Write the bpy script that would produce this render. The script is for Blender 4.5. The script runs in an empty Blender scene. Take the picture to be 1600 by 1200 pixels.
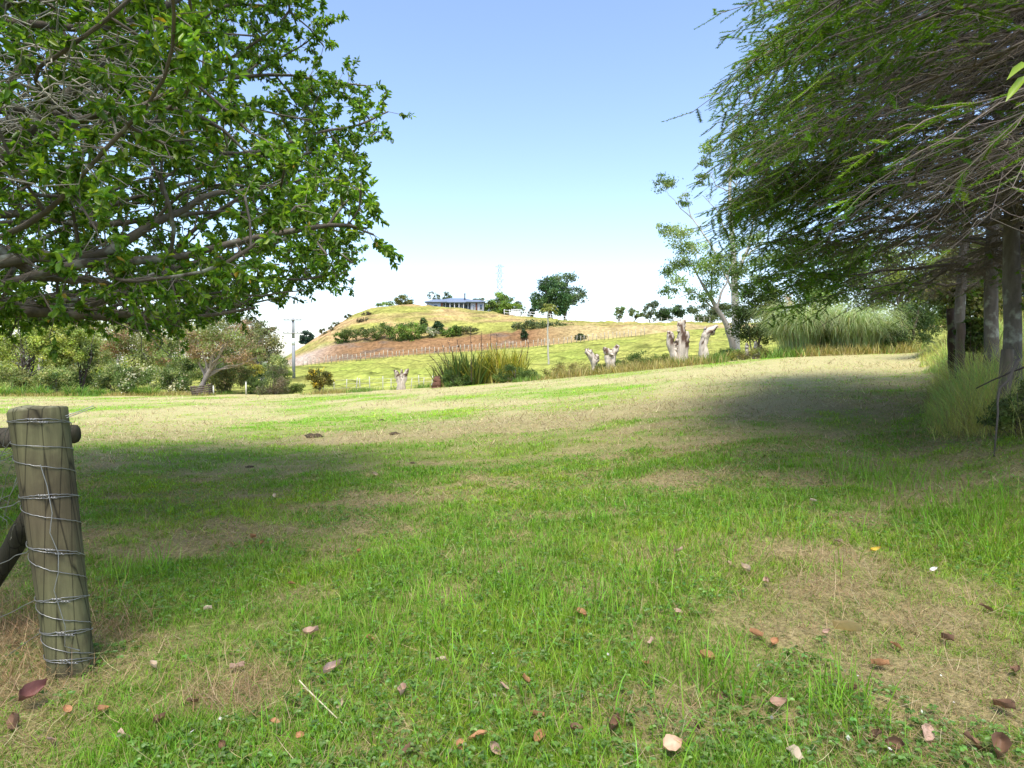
import bpy, math, random
import numpy as np
from mathutils import Vector, kdtree

rng = np.random.default_rng(11)
random.seed(11)
S = bpy.context.scene
COL = S.collection

# ------------------------------------------------------------------ camera, sky, sun, exposure
CAM = np.array([0.0, 0.0, 1.45])
PITCH = math.atan(40 / 1000)
cd = bpy.data.cameras.new("camera")
cam = bpy.data.objects.new("camera", cd)
COL.objects.link(cam)
cd.sensor_width = 36
cd.lens = 22.5
cd.clip_start = 0.05
cd.clip_end = 6000
cam.location = CAM
cam.rotation_euler = (math.radians(90) - PITCH, 0, 0)
S.camera = cam

SUN = Vector((0.0, -0.44, 0.90)).normalized()
SUN_EL = math.asin(SUN.z)
W = bpy.data.worlds.new("World")
S.world = W
W.use_nodes = True
wn = W.node_tree.nodes
bg = wn["Background"]
sky = wn.new("ShaderNodeTexSky")
sky.sky_type = 'NISHITA'
sky.sun_disc = False
sky.sun_elevation = SUN_EL
sky.sun_rotation = math.atan2(SUN.x, SUN.y)
sky.air_density = 1.0
sky.dust_density = 1.0
sky.ozone_density = 3.0
tint = wn.new("ShaderNodeMix")
tint.data_type = 'RGBA'
tint.blend_type = 'MULTIPLY'
tint.inputs[0].default_value = 1
tint.inputs[7].default_value = (1.0, .94, .955, 1)
hsv = wn.new("ShaderNodeHueSaturation")
hsv.inputs["Saturation"].default_value = 1.0
W.node_tree.links.new(sky.outputs[0], hsv.inputs["Color"])
W.node_tree.links.new(hsv.outputs[0], tint.inputs[6])
W.node_tree.links.new(tint.outputs[2], bg.inputs[0])
bg.inputs[1].default_value = 0.087
sl = bpy.data.lights.new("sun", 'SUN')
sl.energy = 1.5
sl.angle = math.radians(25.0)
sl.color = (1.0, 0.95, 0.86)
so = bpy.data.objects.new("sun", sl)
COL.objects.link(so)
so.rotation_euler = SUN.to_track_quat('Z', 'Y').to_euler()
S.view_settings.view_transform = 'Standard'
S.view_settings.look = 'None'
S.view_settings.gamma = 1
S.view_settings.exposure = 2.0
S.render.film_transparent = False
S.cycles.max_bounces = 8
S.cycles.diffuse_bounces = 4
S.cycles.transparent_max_bounces = 4
S.cycles.caustics_reflective = False
S.cycles.caustics_refractive = False
S.cycles.use_denoising = True


# ------------------------------------------------------------------ helpers
def at(px, py, Y):
    a = (px - 800) / 1000
    b = (600 - py) / 1000
    d = np.array([a, math.cos(PITCH) + b * math.sin(PITCH), -math.sin(PITCH) + b * math.cos(PITCH)])
    return CAM + d * (Y / d[1])


def zray(py, Y):
    b = (600 - np.asarray(py, float)) / 1000
    return CAM[2] + Y * (-math.sin(PITCH) + b * math.cos(PITCH)) / (math.cos(PITCH) + b * math.sin(PITCH))


def vnoise(x, y, seed=0):
    xi = np.floor(x).astype(np.int64)
    yi = np.floor(y).astype(np.int64)
    xf = x - xi
    yf = y - yi

    def h(a, b):
        n = (a * 374761393 + b * 668265263 + seed * 982451653) & 0x7fffffff
        n = ((n ^ (n >> 13)) * 1274126177) & 0x7fffffff
        n = n ^ (n >> 16)
        return (n & 0xffff) / 65535.0
    u = xf * xf * (3 - 2 * xf)
    v = yf * yf * (3 - 2 * yf)
    return (h(xi, yi) * (1 - u) + h(xi + 1, yi) * u) * (1 - v) + (h(xi, yi + 1) * (1 - u) + h(xi + 1, yi + 1) * u) * v


def fbm(x, y, seed=0, oct=4):
    s = 0
    a = 0.5
    t = 0
    for i in range(oct):
        s = s + a * vnoise(x * 2 ** i, y * 2 ** i, seed + i * 17)
        t += a
        a *= 0.55
    return s / t


class MB:
    """collects geometry (numpy) and links it as ONE mesh object"""

    def __init__(self):
        self.v, self.q, self.t, self.c, self.n = [], [], [], [], 0

    def add(self, v, q=None, t=None, c=(0.5, 0.5, 0.5)):
        v = np.asarray(v, float).reshape(-1, 3)
        c = np.asarray(c, float)
        if c.ndim == 1:
            c = np.tile(c, (len(v), 1))
        self.v.append(v)
        self.c.append(c)
        if q is not None and len(q):
            self.q.append(np.asarray(q, np.int64) + self.n)
        if t is not None and len(t):
            self.t.append(np.asarray(t, np.int64) + self.n)
        self.n += len(v)
        return self

    def build(self, name, mat, parent=None, smooth=True, origin=None):
        me = bpy.data.meshes.new(name)
        v = np.concatenate(self.v)
        if origin is not None:
            v = v - np.asarray(origin, float)
        c = np.concatenate(self.c)
        q = np.concatenate(self.q) if self.q else np.zeros((0, 4), np.int64)
        t = np.concatenate(self.t) if self.t else np.zeros((0, 3), np.int64)
        nl = len(q) * 4 + len(t) * 3
        me.vertices.add(len(v))
        me.vertices.foreach_set("co", v.astype(np.float32).ravel())
        me.loops.add(nl)
        me.loops.foreach_set("vertex_index", np.concatenate([q.ravel(), t.ravel()]).astype(np.int32))
        me.polygons.add(len(q) + len(t))
        st = np.concatenate([np.arange(len(q)) * 4, len(q) * 4 + np.arange(len(t)) * 3]).astype(np.int32)
        me.polygons.foreach_set("loop_start", st)
        if smooth:
            me.polygons.foreach_set("use_smooth", np.ones(len(q) + len(t), bool))
        at_ = me.color_attributes.new("Col", 'FLOAT_COLOR', 'POINT')
        at_.data.foreach_set("color", np.concatenate([c, np.ones((len(c), 1))], 1).astype(np.float32).ravel())
        me.update(calc_edges=True)
        me.materials.append(mat)
        o = bpy.data.objects.new(name, me)
        COL.objects.link(o)
        if parent is not None:
            o.parent = parent
        return o


def nrm(a):
    return a / np.maximum(np.linalg.norm(a, axis=-1, keepdims=True), 1e-9)


def tubes(mb, P, R, k=5, c=(0.3, 0.25, 0.2), rough=0.0, cap=False, flute=0.0):
    """P (B,N,3) centre lines, R (B,N) radii"""
    P = np.asarray(P, float)
    if P.ndim == 2:
        P = P[None]
    B, N, _ = P.shape
    R = np.broadcast_to(np.asarray(R, float), (B, N))
    T = np.empty_like(P)
    T[:, 1:-1] = P[:, 2:] - P[:, :-2]
    T[:, 0] = P[:, 1] - P[:, 0]
    T[:, -1] = P[:, -1] - P[:, -2]
    T = nrm(T)
    ov = nrm(P[:, -1] - P[:, 0])
    ref = np.where(np.abs(ov[:, 2:3]) > 0.8, np.array([[1.0, 0, 0]]), np.array([[0, 0, 1.0]]))
    A = nrm(np.cross(T, ref[:, None, :]))
    Bv = np.cross(T, A)
    an = np.arange(k) / k * 2 * math.pi
    rr = R[:, :, None] * (1 + rough * rng.normal(size=(B, N, k)) + flute * rng.normal(size=(B, 1, k)))
    V = P[:, :, None, :] + rr[..., None] * (np.cos(an)[None, None, :, None] * A[:, :, None, :] + np.sin(an)[None, None, :, None] * Bv[:, :, None, :])
    idx = np.arange(B * N * k).reshape(B, N, k)
    a = idx[:, :-1, :]
    b = idx[:, 1:, :]
    q = np.stack([a, np.roll(a, -1, 2), np.roll(b, -1, 2), b], -1).reshape(-1, 4)
    c = np.asarray(c, float)
    if c.ndim == 2:
        c = np.repeat(c, N * k, 0)
    V = V.reshape(-1, 3)
    t = None
    if cap:
        V = np.concatenate([V, P[:, 0], P[:, -1]])
        n0 = B * N * k
        t = []
        for b_ in range(B):
            for i in range(k):
                j = (i + 1) % k
                t.append((idx[b_, 0, j], idx[b_, 0, i], n0 + b_))
                t.append((idx[b_, -1, i], idx[b_, -1, j], n0 + B + b_))
        if c.ndim == 2:
            c = np.concatenate([c, c[:B], c[:B]])
    mb.add(V, q=q, t=t, c=c)


def box(mb, lo, hi, c=(0.5, 0.5, 0.5)):
    x0, y0, z0 = lo
    x1, y1, z1 = hi
    v = [(x0, y0, z0), (x1, y0, z0), (x1, y1, z0), (x0, y1, z0), (x0, y0, z1), (x1, y0, z1), (x1, y1, z1), (x0, y1, z1)]
    q = [(0, 3, 2, 1), (4, 5, 6, 7), (0, 1, 5, 4), (1, 2, 6, 5), (2, 3, 7, 6), (3, 0, 4, 7)]
    mb.add(v, q=q, c=c)


def rdir(n, up=0.0):
    d = rng.normal(size=(n, 3))
    d[:, 2] += up
    return nrm(d)


def leaves(mb, pos, d, nn, L, Wd, c, curl=0.12):
    """broad leaves: two quads folded along the midrib"""
    n = len(pos)
    d = nrm(d)
    s = nrm(np.cross(d, nn))
    u = np.cross(s, d)
    L = np.broadcast_to(np.asarray(L, float), (n,))[:, None]
    Wd = np.broadcast_to(np.asarray(Wd, float), (n,))[:, None]
    f = rng.uniform(0.1, 0.45, (n, 1)) * Wd
    cu = curl * L * rng.uniform(0.2, 1.6, (n, 1))
    b = pos
    l1 = pos + d * L * .28 + s * Wd * .42 + u * f
    r1 = pos + d * L * .28 - s * Wd * .42 + u * f
    l2 = pos + d * L * .72 + s * Wd * .40 + u * (f - cu * .5)
    r2 = pos + d * L * .72 - s * Wd * .40 + u * (f - cu * .5)
    t = pos + d * L - u * cu * 1.6
    V = np.stack([b, l1, l2, t, r2, r1], 1).reshape(-1, 3)
    i = np.arange(n)[:, None] * 6
    q = np.concatenate([i + np.array([[0, 3, 2, 1]]), i + np.array([[0, 5, 4, 3]])])
    mb.add(V, q=q, c=np.repeat(c, 6, 0))


def flecks(mb, pos, size, c, up=0.4, asp=0.55):
    """small leaf-sized diamonds, random orientation"""
    n = len(pos)
    d = rdir(n)
    nn = rdir(n, up)
    s = nrm(np.cross(d, nn))
    sz = np.broadcast_to(np.asarray(size, float), (n,))[:, None] * rng.uniform(.6, 1.4, (n, 1))
    V = np.stack([pos - d * sz * .5, pos + s * sz * asp * .5, pos + d * sz * .5, pos - s * sz * asp * .5], 1).reshape(-1, 3)
    i = np.arange(n)[:, None] * 4
    mb.add(V, q=i + np.array([[0, 1, 2, 3]]), c=np.repeat(c, 4, 0))


def vary(base, n, v=0.18, h=0.08):
    base = np.asarray(base, float)
    if base.ndim == 1:
        base = np.tile(base, (n, 1))
    k = np.exp(rng.normal(0, v, (n, 1)))
    return np.clip(base * k * np.exp(rng.normal(0, h, (n, 3))), 0.002, 0.95)


def pick(cols, n, w=None):
    cols = np.asarray(cols, float)
    return cols[rng.choice(len(cols), n, p=w)]


def blades(mb, base, ang, lean, L, Wd, c, segs=2, droop=0.5, tipc=None, pw=1.3):
    """grass / strap leaves. ang azimuth, lean initial lean from vertical (rad), droop adds lean along the blade"""
    n = len(base)
    L = np.broadcast_to(np.asarray(L, float), (n,))
    Wd = np.broadcast_to(np.asarray(Wd, float), (n,))
    lean = np.broadcast_to(np.asarray(lean, float), (n,))
    droop = np.broadcast_to(np.asarray(droop, float), (n,))
    h = np.stack([np.cos(ang), np.sin(ang), np.zeros(n)], 1)
    tw = ang + math.pi / 2 + rng.normal(0, .5, n)
    s = np.stack([np.cos(tw), np.sin(tw), np.zeros(n)], 1)
    p = base.copy()
    rows = []
    for i in range(segs + 1):
        f = i / segs
        w = Wd * (1 - f) ** .7 * (0.75 + .6 * f)
        if i < segs:
            rows += [p + s * w[:, None] * .5, p - s * w[:, None] * .5]
        else:
            rows += [p]
        th = lean + droop * (f + .5 / segs) ** pw
        p = p + (h * np.sin(th)[:, None] + np.array([0, 0, 1.0]) * np.cos(th)[:, None]) * (L / segs)[:, None]
    m = 2 * segs + 1
    V = np.stack(rows, 1).reshape(-1, 3)
    i = np.arange(n)[:, None] * m
    q = [i + np.array([[2 * k, 2 * k + 1, 2 * k + 3, 2 * k + 2]]) for k in range(segs - 1)]
    t = i + np.array([[2 * segs - 2, 2 * segs - 1, 2 * segs]])
    cc = np.repeat(c, m, 0)
    if tipc is not None:
        cc = cc.reshape(n, m, 3)
        cc[:, -1] = tipc
        cc = cc.reshape(-1, 3)
    mb.add(V, q=np.concatenate(q) if q else None, t=t, c=cc)


# ------------------------------------------------------------------ materials
def mat(name):
    m = bpy.data.materials.new(name)
    m.use_nodes = True
    nt = m.node_tree
    return m, nt, nt.nodes["Principled BSDF"], nt.nodes["Material Output"]


def N(nt, t, **kw):
    n = nt.nodes.new(t)
    for k, v in kw.items():
        setattr(n, k, v)
    return n


def leaf_mat(name, trans=0.4, rough=0.45, spec=0.3, tint=(1.25, 1.35, 0.6)):
    m, nt, p, out = mat(name)
    a = N(nt, "ShaderNodeAttribute", attribute_name="Col")
    nt.links.new(a.outputs[0], p.inputs["Base Color"])
    p.inputs["Roughness"].default_value = rough
    p.inputs["Specular IOR Level"].default_value = spec
    tr = N(nt, "ShaderNodeBsdfTranslucent")
    mul = N(nt, "ShaderNodeMix", data_type='RGBA', blend_type='MULTIPLY')
    mul.inputs[0].default_value = 1
    nt.links.new(a.outputs[0], mul.inputs[6])
    mul.inputs[7].default_value = (*tint, 1)
    nt.links.new(mul.outputs[2], tr.inputs[0])
    mx = N(nt, "ShaderNodeMixShader")
    mx.inputs[0].default_value = trans
    nt.links.new(p.outputs[0], mx.inputs[1])
    nt.links.new(tr.outputs[0], mx.inputs[2])
    nt.links.new(mx.outputs[0], out.inputs[0])
    return m


def rough_mat(name, rough=0.85, nscale=8.0, namt=0.5, bump=0.4, stretch=(1, 1, 1), spec=0.2, dist=0.02, second=None):
    """vertex colour times object-space noise, bumped"""
    m, nt, p, out = mat(name)
    a = N(nt, "ShaderNodeAttribute", attribute_name="Col")
    tc = N(nt, "ShaderNodeTexCoord")
    mp = N(nt, "ShaderNodeMapping")
    mp.inputs["Scale"].default_value = stretch
    nt.links.new(tc.outputs["Object"], mp.inputs[0])
    no = N(nt, "ShaderNodeTexNoise")
    no.inputs["Scale"].default_value = nscale
    no.inputs["Detail"].default_value = 8
    no.inputs["Roughness"].default_value = 0.65
    nt.links.new(mp.outputs[0], no.inputs["Vector"])
    rp = N(nt, "ShaderNodeMapRange")
    rp.inputs[1].default_value = 0.25
    rp.inputs[2].default_value = 0.75
    rp.inputs[3].default_value = 1 - namt
    rp.inputs[4].default_value = 1 + namt
    nt.links.new(no.outputs[0], rp.inputs[0])
    mul = N(nt, "ShaderNodeMix", data_type='RGBA', blend_type='MULTIPLY')
    mul.inputs[0].default_value = 1
    nt.links.new(a.outputs[0], mul.inputs[6])
    nt.links.new(rp.outputs[0], mul.inputs[7])
    last = mul.outputs[2]
    if second:
        n2 = N(nt, "ShaderNodeTexNoise")
        n2.inputs["Scale"].default_value = second[0]
        n2.inputs["Detail"].default_value = 6
        nt.links.new(tc.outputs["Object"], n2.inputs["Vector"])
        r2 = N(nt, "ShaderNodeMapRange")
        r2.inputs[1].default_value = second[2]
        r2.inputs[2].default_value = second[2] + 0.12
        nt.links.new(n2.outputs[0], r2.inputs[0])
        m2 = N(nt, "ShaderNodeMix", data_type='RGBA')
        nt.links.new(r2.outputs[0], m2.inputs[0])
        nt.links.new(last, m2.inputs[6])
        m2.inputs[7].default_value = (*second[1], 1)
        last = m2.outputs[2]
    nt.links.new(last, p.inputs["Base Color"])
    p.inputs["Roughness"].default_value = rough
    p.inputs["Specular IOR Level"].default_value = spec
    bp = N(nt, "ShaderNodeBump")
    bp.inputs["Strength"].default_value = bump
    bp.inputs["Distance"].default_value = dist
    nt.links.new(no.outputs[0], bp.inputs["Height"])
    nt.links.new(bp.outputs[0], p.inputs["Normal"])
    return m


M_LEAF = leaf_mat("broad_leaf", 0.48, 0.38, 0.45)
M_FOL = leaf_mat("foliage", 0.35, 0.6, 0.25)
M_NEEDLE = leaf_mat("needles", 0.42, 0.65, 0.1, (1.3, 1.3, .5))
M_GRASS = leaf_mat("grass_blades", 0.35, 0.5, 0.3, (1.15, 1.25, .7))
M_STRAW = leaf_mat("straw", 0.2, 0.7, 0.15, (1.1, 1.05, .8))
M_DEADLEAF = leaf_mat("dead_leaf", 0.2, 0.6, 0.25, (1.1, 1.0, .8))
M_BARK = rough_mat("bark", 0.9, 9, 0.45, 0.6, (1, 1, .35), second=(5.0, (.34, .36, .30), .56))
M_TWIG = rough_mat("twig_bark", 0.85, 20, 0.3, 0.2)
M_PALEBARK = rough_mat("pale_bark", 0.8, 6, 0.3, 0.4, (1, 1, .4))
M_POSTWOOD = rough_mat("weathered_post_wood", 0.8, 16, 0.4, 0.5, (1, 1, .09), dist=.006, second=(6.0, (.13, .15, .075), .55))
M_POST2 = rough_mat("old_post_wood", 0.85, 30, 0.35, 0.9, (1, 1, .06), dist=.008, second=(4.0, (.075, .062, .035), .52))
_nt = M_POST2.node_tree
_p = _nt.nodes["Principled BSDF"]
_src = _p.inputs["Base Color"].links[0].from_socket
_tc = [n for n in _nt.nodes if n.type == 'TEX_COORD'][0]
_mp = N(_nt, "ShaderNodeMapping")
_mp.inputs["Scale"].default_value = (1, 1, .07)
_nt.links.new(_tc.outputs["Object"], _mp.inputs[0])
_vo = N(_nt, "ShaderNodeTexVoronoi", feature='DISTANCE_TO_EDGE')
_vo.inputs["Scale"].default_value = 17
_nt.links.new(_mp.outputs[0], _vo.inputs["Vector"])
_mr = N(_nt, "ShaderNodeMapRange")
_mr.inputs[1].default_value = 0.0
_mr.inputs[2].default_value = 0.05
_mr.inputs[3].default_value = 0.25
_mr.inputs[4].default_value = 1.0
_nt.links.new(_vo.outputs[0], _mr.inputs[0])
_mx = N(_nt, "ShaderNodeMix", data_type='RGBA', blend_type='MULTIPLY')
_mx.inputs[0].default_value = 1
_nt.links.new(_src, _mx.inputs[6])
_nt.links.new(_mr.outputs[0], _mx.inputs[7])
_nt.links.new(_mx.outputs[2], _p.inputs["Base Color"])
M_DEADWOOD = rough_mat("bleached_dead_wood", 0.85, 7, 0.45, 0.9, (1, 1, .15), dist=.05)
M_GROUND = rough_mat("turf_soil", 0.95, 38, 0.6, 0.8, dist=.03, spec=.08)
M_HILL = rough_mat("hill_grass", 0.95, 1.7, 0.6, 1.0, dist=.25, spec=.05)
M_PLAIN = rough_mat("painted", 0.6, 2, 0.08, 0.05)
M_WIRE, _nt, _p, _o = mat("galvanised_wire")
_p.inputs["Base Color"].default_value = (.30, .30, .29, 1)
_p.inputs["Metallic"].default_value = 0.7
_p.inputs["Roughness"].default_value = 0.4
M_GLASS, _nt, _p, _o = mat("window_glass")
_p.inputs["Base Color"].default_value = (.10, .14, .19, 1)
_p.inputs["Roughness"].default_value = 0.08


# ------------------------------------------------------------------ tagging
def tag(o, label=None, cat=None, group=None, kind=None):
    if label:
        o["label"] = label
    if cat:
        o["category"] = cat
    if group:
        o["group"] = group
    if kind:
        o["kind"] = kind
    return o


def thing(name, label, cat, loc, group=None):
    o = bpy.data.objects.new(name, None)
    COL.objects.link(o)
    o.location = [float(x) for x in loc]
    o.empty_display_size = 0.2
    return tag(o, label, cat, group)


# ------------------------------------------------------------------ terrain
def ip(px, xs, ys):
    return np.interp(px, xs, ys)


NU = 241
UU = np.linspace(-1.9, 1.9, NU)
PXC = UU * 1000 + 800


def smooth(a, k):
    w = np.hanning(2 * k + 3)[1:-1]
    w /= w.sum()
    return np.convolve(np.pad(a, k, mode='edge'), w, mode='valid')


YE = smooth(ip(PXC, [-400, 0, 200, 430, 520, 640, 820, 1000, 1130, 1200, 1430, 1600, 2400],
               [40, 45, 45, 45, 44, 42, 38, 34, 32, 31, 30, 20, 15]), 3)
PYE = ip(PXC, [-400, 0, 200, 430, 520, 640, 820, 1000, 1130, 1200, 1320, 1430, 1600, 2400],
         [622, 621, 620, 619, 616, 609, 597, 580, 567, 560, 555, 552, 522, 490])
PYF = ip(PXC, [0, 380, 430, 520, 640, 820, 920, 1000, 1060, 1130, 1300, 2400],
         [587, 587, 576, 567, 556, 544, 533, 525, 517, 512, 512, 512])
PYB = ip(PXC, [0, 380, 430, 480, 530, 640, 720, 820, 920, 1000, 1060, 1130, 2400],
         [586, 586, 572, 552, 537, 531, 527, 514, 510, 510, 508, 509, 509])
PYS = ip(PXC, [0, 380, 430, 470, 500, 520, 560, 590, 630, 680, 750, 800, 870, 920, 1000, 1130, 2400],
         [580, 580, 568, 546, 524, 507, 488, 478, 474, 477, 486, 493, 498, 502, 505, 506, 506])
PYS = smooth(PYS, 2)
NY = 1600
YG = np.concatenate([np.linspace(-12, 0, 30)[:-1], np.geomspace(1, 2501, NY) - 1])
ZT = np.zeros((NU, len(YG)))
for i in range(NU):
    ye, pye = YE[i], PYE[i]
    ze = zray(pye, ye)
    k = ip(PXC[i], [380, 520, 1130, 1250], [0, 1, 1, 0])
    zv = (zray(pye, ye + 16) - 0.9) * k + (ze - .15) * (1 - k)
    zs = zray(PYS[i], 150)
    zf = zray(PYF[i], 110)
    zb = zray(PYB[i], 117)
    ys = [-12, 2.0, 2 + (ye - 2) * .5, ye, ye + 3.5, ye + 16, 85, 110, 111, 115.5, 117, 134, 150, 176, 225, 320, 2500]
    zs_ = [-.12, 0, ze * .47, ze, zray(pye - 2.0, ye + 3.5) * k + ze * (1 - k), zv, zv + (zf - zv) * .55, zf, zf + .1,
           zf + (zb - zf) * .9, zb, zb + (zs - zb) * .62, zs, zs - .25, zs - 5, -4, -14]
    ZT[i] = np.interp(YG, ys, zs_)
    # soften
    z = ZT[i]
    zz = z.copy()
    for _ in range(2):
        zz[1:-1] = (zz[:-2] + 2 * zz[1:-1] + zz[2:]) / 4
    ZT[i] = zz
for j in range(ZT.shape[1]):
    ZT[:, j] = smooth(ZT[:, j], 2)


def H0(x, y):
    x = np.asarray(x, float)
    y = np.asarray(y, float)
    u = np.clip(x / np.maximum(y, 5.0), -1.89, 1.89)
    fi = (u + 1.9) / 3.8 * (NU - 1)
    i0 = np.floor(fi).astype(int)
    fu = fi - i0
    fj = np.interp(y, YG, np.arange(len(YG)))
    j0 = np.minimum(np.floor(fj).astype(int), len(YG) - 2)
    fv = fj - j0
    return ((ZT[i0, j0] * (1 - fu) + ZT[i0 + 1, j0] * fu) * (1 - fv) + (ZT[i0, j0 + 1] * (1 - fu) + ZT[i0 + 1, j0 + 1] * fu) * fv)


def H(x, y):
    x = np.asarray(x, float)
    y = np.asarray(y, float)
    z = H0(x, y)
    near = np.clip(1 - (y - 8) / 40, 0.0, 1)
    z = z + near * (fbm(x * 1.1, y * 1.1, 3) - .5) * .09 + near * (fbm(x * 5, y * 5, 5, 2) - .5) * .03
    u = x / np.maximum(y, 5)
    ye = np.interp(u, UU, YE)
    kp = np.clip((y - ye - 14) / 8, 0, 1) * np.clip((109 - y) / 4, 0, 1) * np.clip((u + .36) / .06, 0, 1)
    ph = H0(x, y) / .62 + 2.6 * fbm(x * .05, y * .05, 21, 3) + .9 * fbm(x * .3, y * .2, 22, 2)
    fr = ph - np.floor(ph)
    z = z + kp * .5 * (np.where(fr < .72, fr / .72, (1 - fr) / .28) - .5) * (.4 + 1.1 * fbm(x * .12, y * .1, 23, 2))
    kh = np.clip((y - 112) / 6, 0, 1) * np.clip((170 - y) / 25, 0, 1)
    z = z + kh * ((fbm(x * .16, y * .16, 31) - .5) * 1.5 + (fbm(x * .7, y * .7, 33, 2) - .5) * .8) * np.clip((u + .36) / .06, 0, 1)
    return z


def G(px, Y):
    x = (px - 800) / 1000 * Y
    return np.array([x, Y, float(H(x, Y))])


def hit(px, py):
    lo = 0.6
    for Y in np.geomspace(.8, 60, 700):
        p = at(px, py, Y)
        if p[2] < H(p[0], Y):
            return np.array([p[0], Y, float(H(p[0], Y))])
    return at(px, py, 40)


# dryness of the turf: 0 lush green, 1 straw
DRY = [(1250, 890, 1.3, .9, .22), (1180, 660, 3, 1.5, .6), (1350, 700, 2.5, 1.3, .5), (1000, 640, 5, 2.0, .45), (560, 770, 2.6, .5, .4),
       (330, 870, 1.0, .3, .35), (100, 990, .6, .5, .6), (370, 1090, .3, .2, .8), (520, 940, .4, .16, .4), (1450, 1120, .5, .4, .6), (480, 690, 3, .9, .5), (1480, 760, 1.5, .8, .5),
       (1230, 620, 5, 2.5, .5), (60, 1080, .4, .4, .7), (1120, 1140, .35, .2, .5), (250, 830, 1.2, .3, .3), (1560, 1000, .6, .5, .4),
       (760, 1000, 1.1, .7, -.6), (900, 850, 1.8, .9, -.55), (560, 1100, .7, .4, -.3), (850, 1120, .8, .4, -.4), (800, 690, 4, 1.2, -.6), (1150, 790, 1.5, .7, -.45), (250, 700, 4, 1.5, -.5), (1330, 740, .5, .3, -.5)]
DRYW = [(*hit(a, b)[:2], c, d, e) for a, b, c, d, e in DRY]


def dryness(x, y):
    n = fbm(x * .55 + 7, y * .9, 41, 4)
    n2 = fbm(x * 2.2, y * 3.0, 47, 3)
    d = .33 + (n - .5) * 1.3 + (n2 - .5) * 1.3
    for bx, by, sx, sy, a in DRYW:
        d = d + .62 * a * np.exp(-((x - bx) / sx) ** 2 - ((y - by) / sy) ** 2)
    far = np.clip((y - 10) / 12, 0, 1)
    n3 = fbm(x * .35, y * .22, 53, 4)
    d = d * (1 - far * .75) + far * .75 * np.clip(.66 + (n3 - .5) * 3.4, 0, 1.2)
    return np.clip(d, 0, .80)


GREEN = np.array([.155, .30, .022])
DRYC = np.array([.33, .25, .115])


def turf_col(x, y):
    d = dryness(x, y)[:, None]
    g = np.array([.16, .19, .045])
    t = np.array([.31, .24, .125])
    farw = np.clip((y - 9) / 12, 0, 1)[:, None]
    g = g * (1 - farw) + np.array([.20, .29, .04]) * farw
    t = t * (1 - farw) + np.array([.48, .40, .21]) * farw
    return g * (1 - d) + t * d


# polar-ish sheet, split into lawn, paddock, hill and far land
ucol = np.linspace(-1.85, 1.85, 371)
yrow = np.concatenate([np.arange(-8, 0, .5), np.arange(0, 2, .12), np.arange(2, 12, .075), np.geomspace(12, 48, 150)[:-1],
                       np.arange(48, 118, .45), np.arange(118, 180, .8), np.geomspace(180, 2400, 40)])
GU, GY = np.meshgrid(ucol, yrow)
GX = GU * np.maximum(GY, 5.0)
GZ = H(GX.ravel(), GY.ravel()).reshape(GX.shape)
gv = np.stack([GX, GY, GZ], -1)
R_, C_ = GX.shape
ix = np.arange(R_ * C_).reshape(R_, C_)
Q = np.stack([ix[:-1, :-1], ix[:-1, 1:], ix[1:, 1:], ix[1:, :-1]], -1).reshape(-1, 4)
yc = (GY[:-1, :-1] + GY[1:, 1:]).ravel() / 2
uc = (GU[:-1, :-1] + GU[1:, 1:]).ravel() / 2
yec = np.interp(uc, UU, YE)
zone = np.where(yc < yec + 3.0, 0, np.where(yc < 110.5, 1, np.where(yc < 182, 2, 3)))
X_, Y_, Z_ = gv[..., 0].ravel(), gv[..., 1].ravel(), gv[..., 2].ravel()
U_ = GU.ravel()
cl = turf_col(X_, Y_)
# paddock: yellow green pasture
n1 = fbm(X_ * .12, Y_ * .1, 61)[:, None]
n2 = fbm(X_ * .8, Y_ * .5, 62)[:, None]
cp = np.array([.23, .29, .05]) * (1 - n1) + np.array([.36, .33, .09]) * n1
cp = cp * (.6 + .8 * n2)
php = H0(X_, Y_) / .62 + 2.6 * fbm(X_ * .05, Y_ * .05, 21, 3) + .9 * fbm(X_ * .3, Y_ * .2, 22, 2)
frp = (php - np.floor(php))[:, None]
cp = cp * np.where(frp > .66, .5, 1.0) * np.where(frp < .2, 1.15, 1)  # shade lines of the terrace steps painted into the grass colour
# hill: tan scars and yellow-green grass, clay cut at its foot
n3 = fbm(X_ * .07 + 3, Z_ * .4 + Y_ * .03, 71)[:, None]
n4 = fbm(X_ * .5, Y_ * .3 + Z_, 72)[:, None]
scar = np.clip((n3 - .50) * 5 + np.exp(-((Y_ - 125) / 6) ** 2)[:, None] * .6 - .1 * (U_[:, None] + .1) * 10, 0, 1)
ch = np.array([.31, .31, .075]) * (1 - scar) + np.array([.46, .31, .15]) * scar
n5 = fbm(X_ * .22 + Z_ * .8, Z_ * 2.2 + Y_ * .12, 73, 5)[:, None]
ch = ch * (.5 + .9 * n4) * np.where(n5 > .60, .62, 1.0) * (.75 + .5 * n5)
clay = (np.clip((Y_ - 110.3) / 1, 0, 1) * np.clip((119 - Y_) / 2.5, 0, 1))[:, None]
ncl = fbm(X_ * .35, Z_ * 1.6, 81)[:, None]
cc = np.array([.43, .28, .13]) * (1 - ncl) + np.array([.30, .185, .10]) * ncl
cc = cc * np.array([.62, .56, .54])
cc = np.where(ncl > .60, np.array([.17, .12, .08]) + 0 * cc, cc) * (.7 + .6 * fbm(X_ * 2, Z_ * 3, 82)[:, None])
drt = np.clip((U_ - .03) / .08, 0, 1)[:, None]
cc = cc * (1 - drt) + np.array([.40, .31, .14]) * (.6 + .7 * fbm(X_ * .6, Z_ * 2, 84)[:, None]) * drt
pale = np.exp(-((X_ + 38) / 5) ** 2)[:, None]
cc = cc * (1 - .6 * pale) + np.array([.55, .47, .38]) * .6 * pale
ch = ch * (1 - clay) + cc * clay
lf = np.clip((-.345 - U_) / .02, 0, 1)[:, None]
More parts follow.
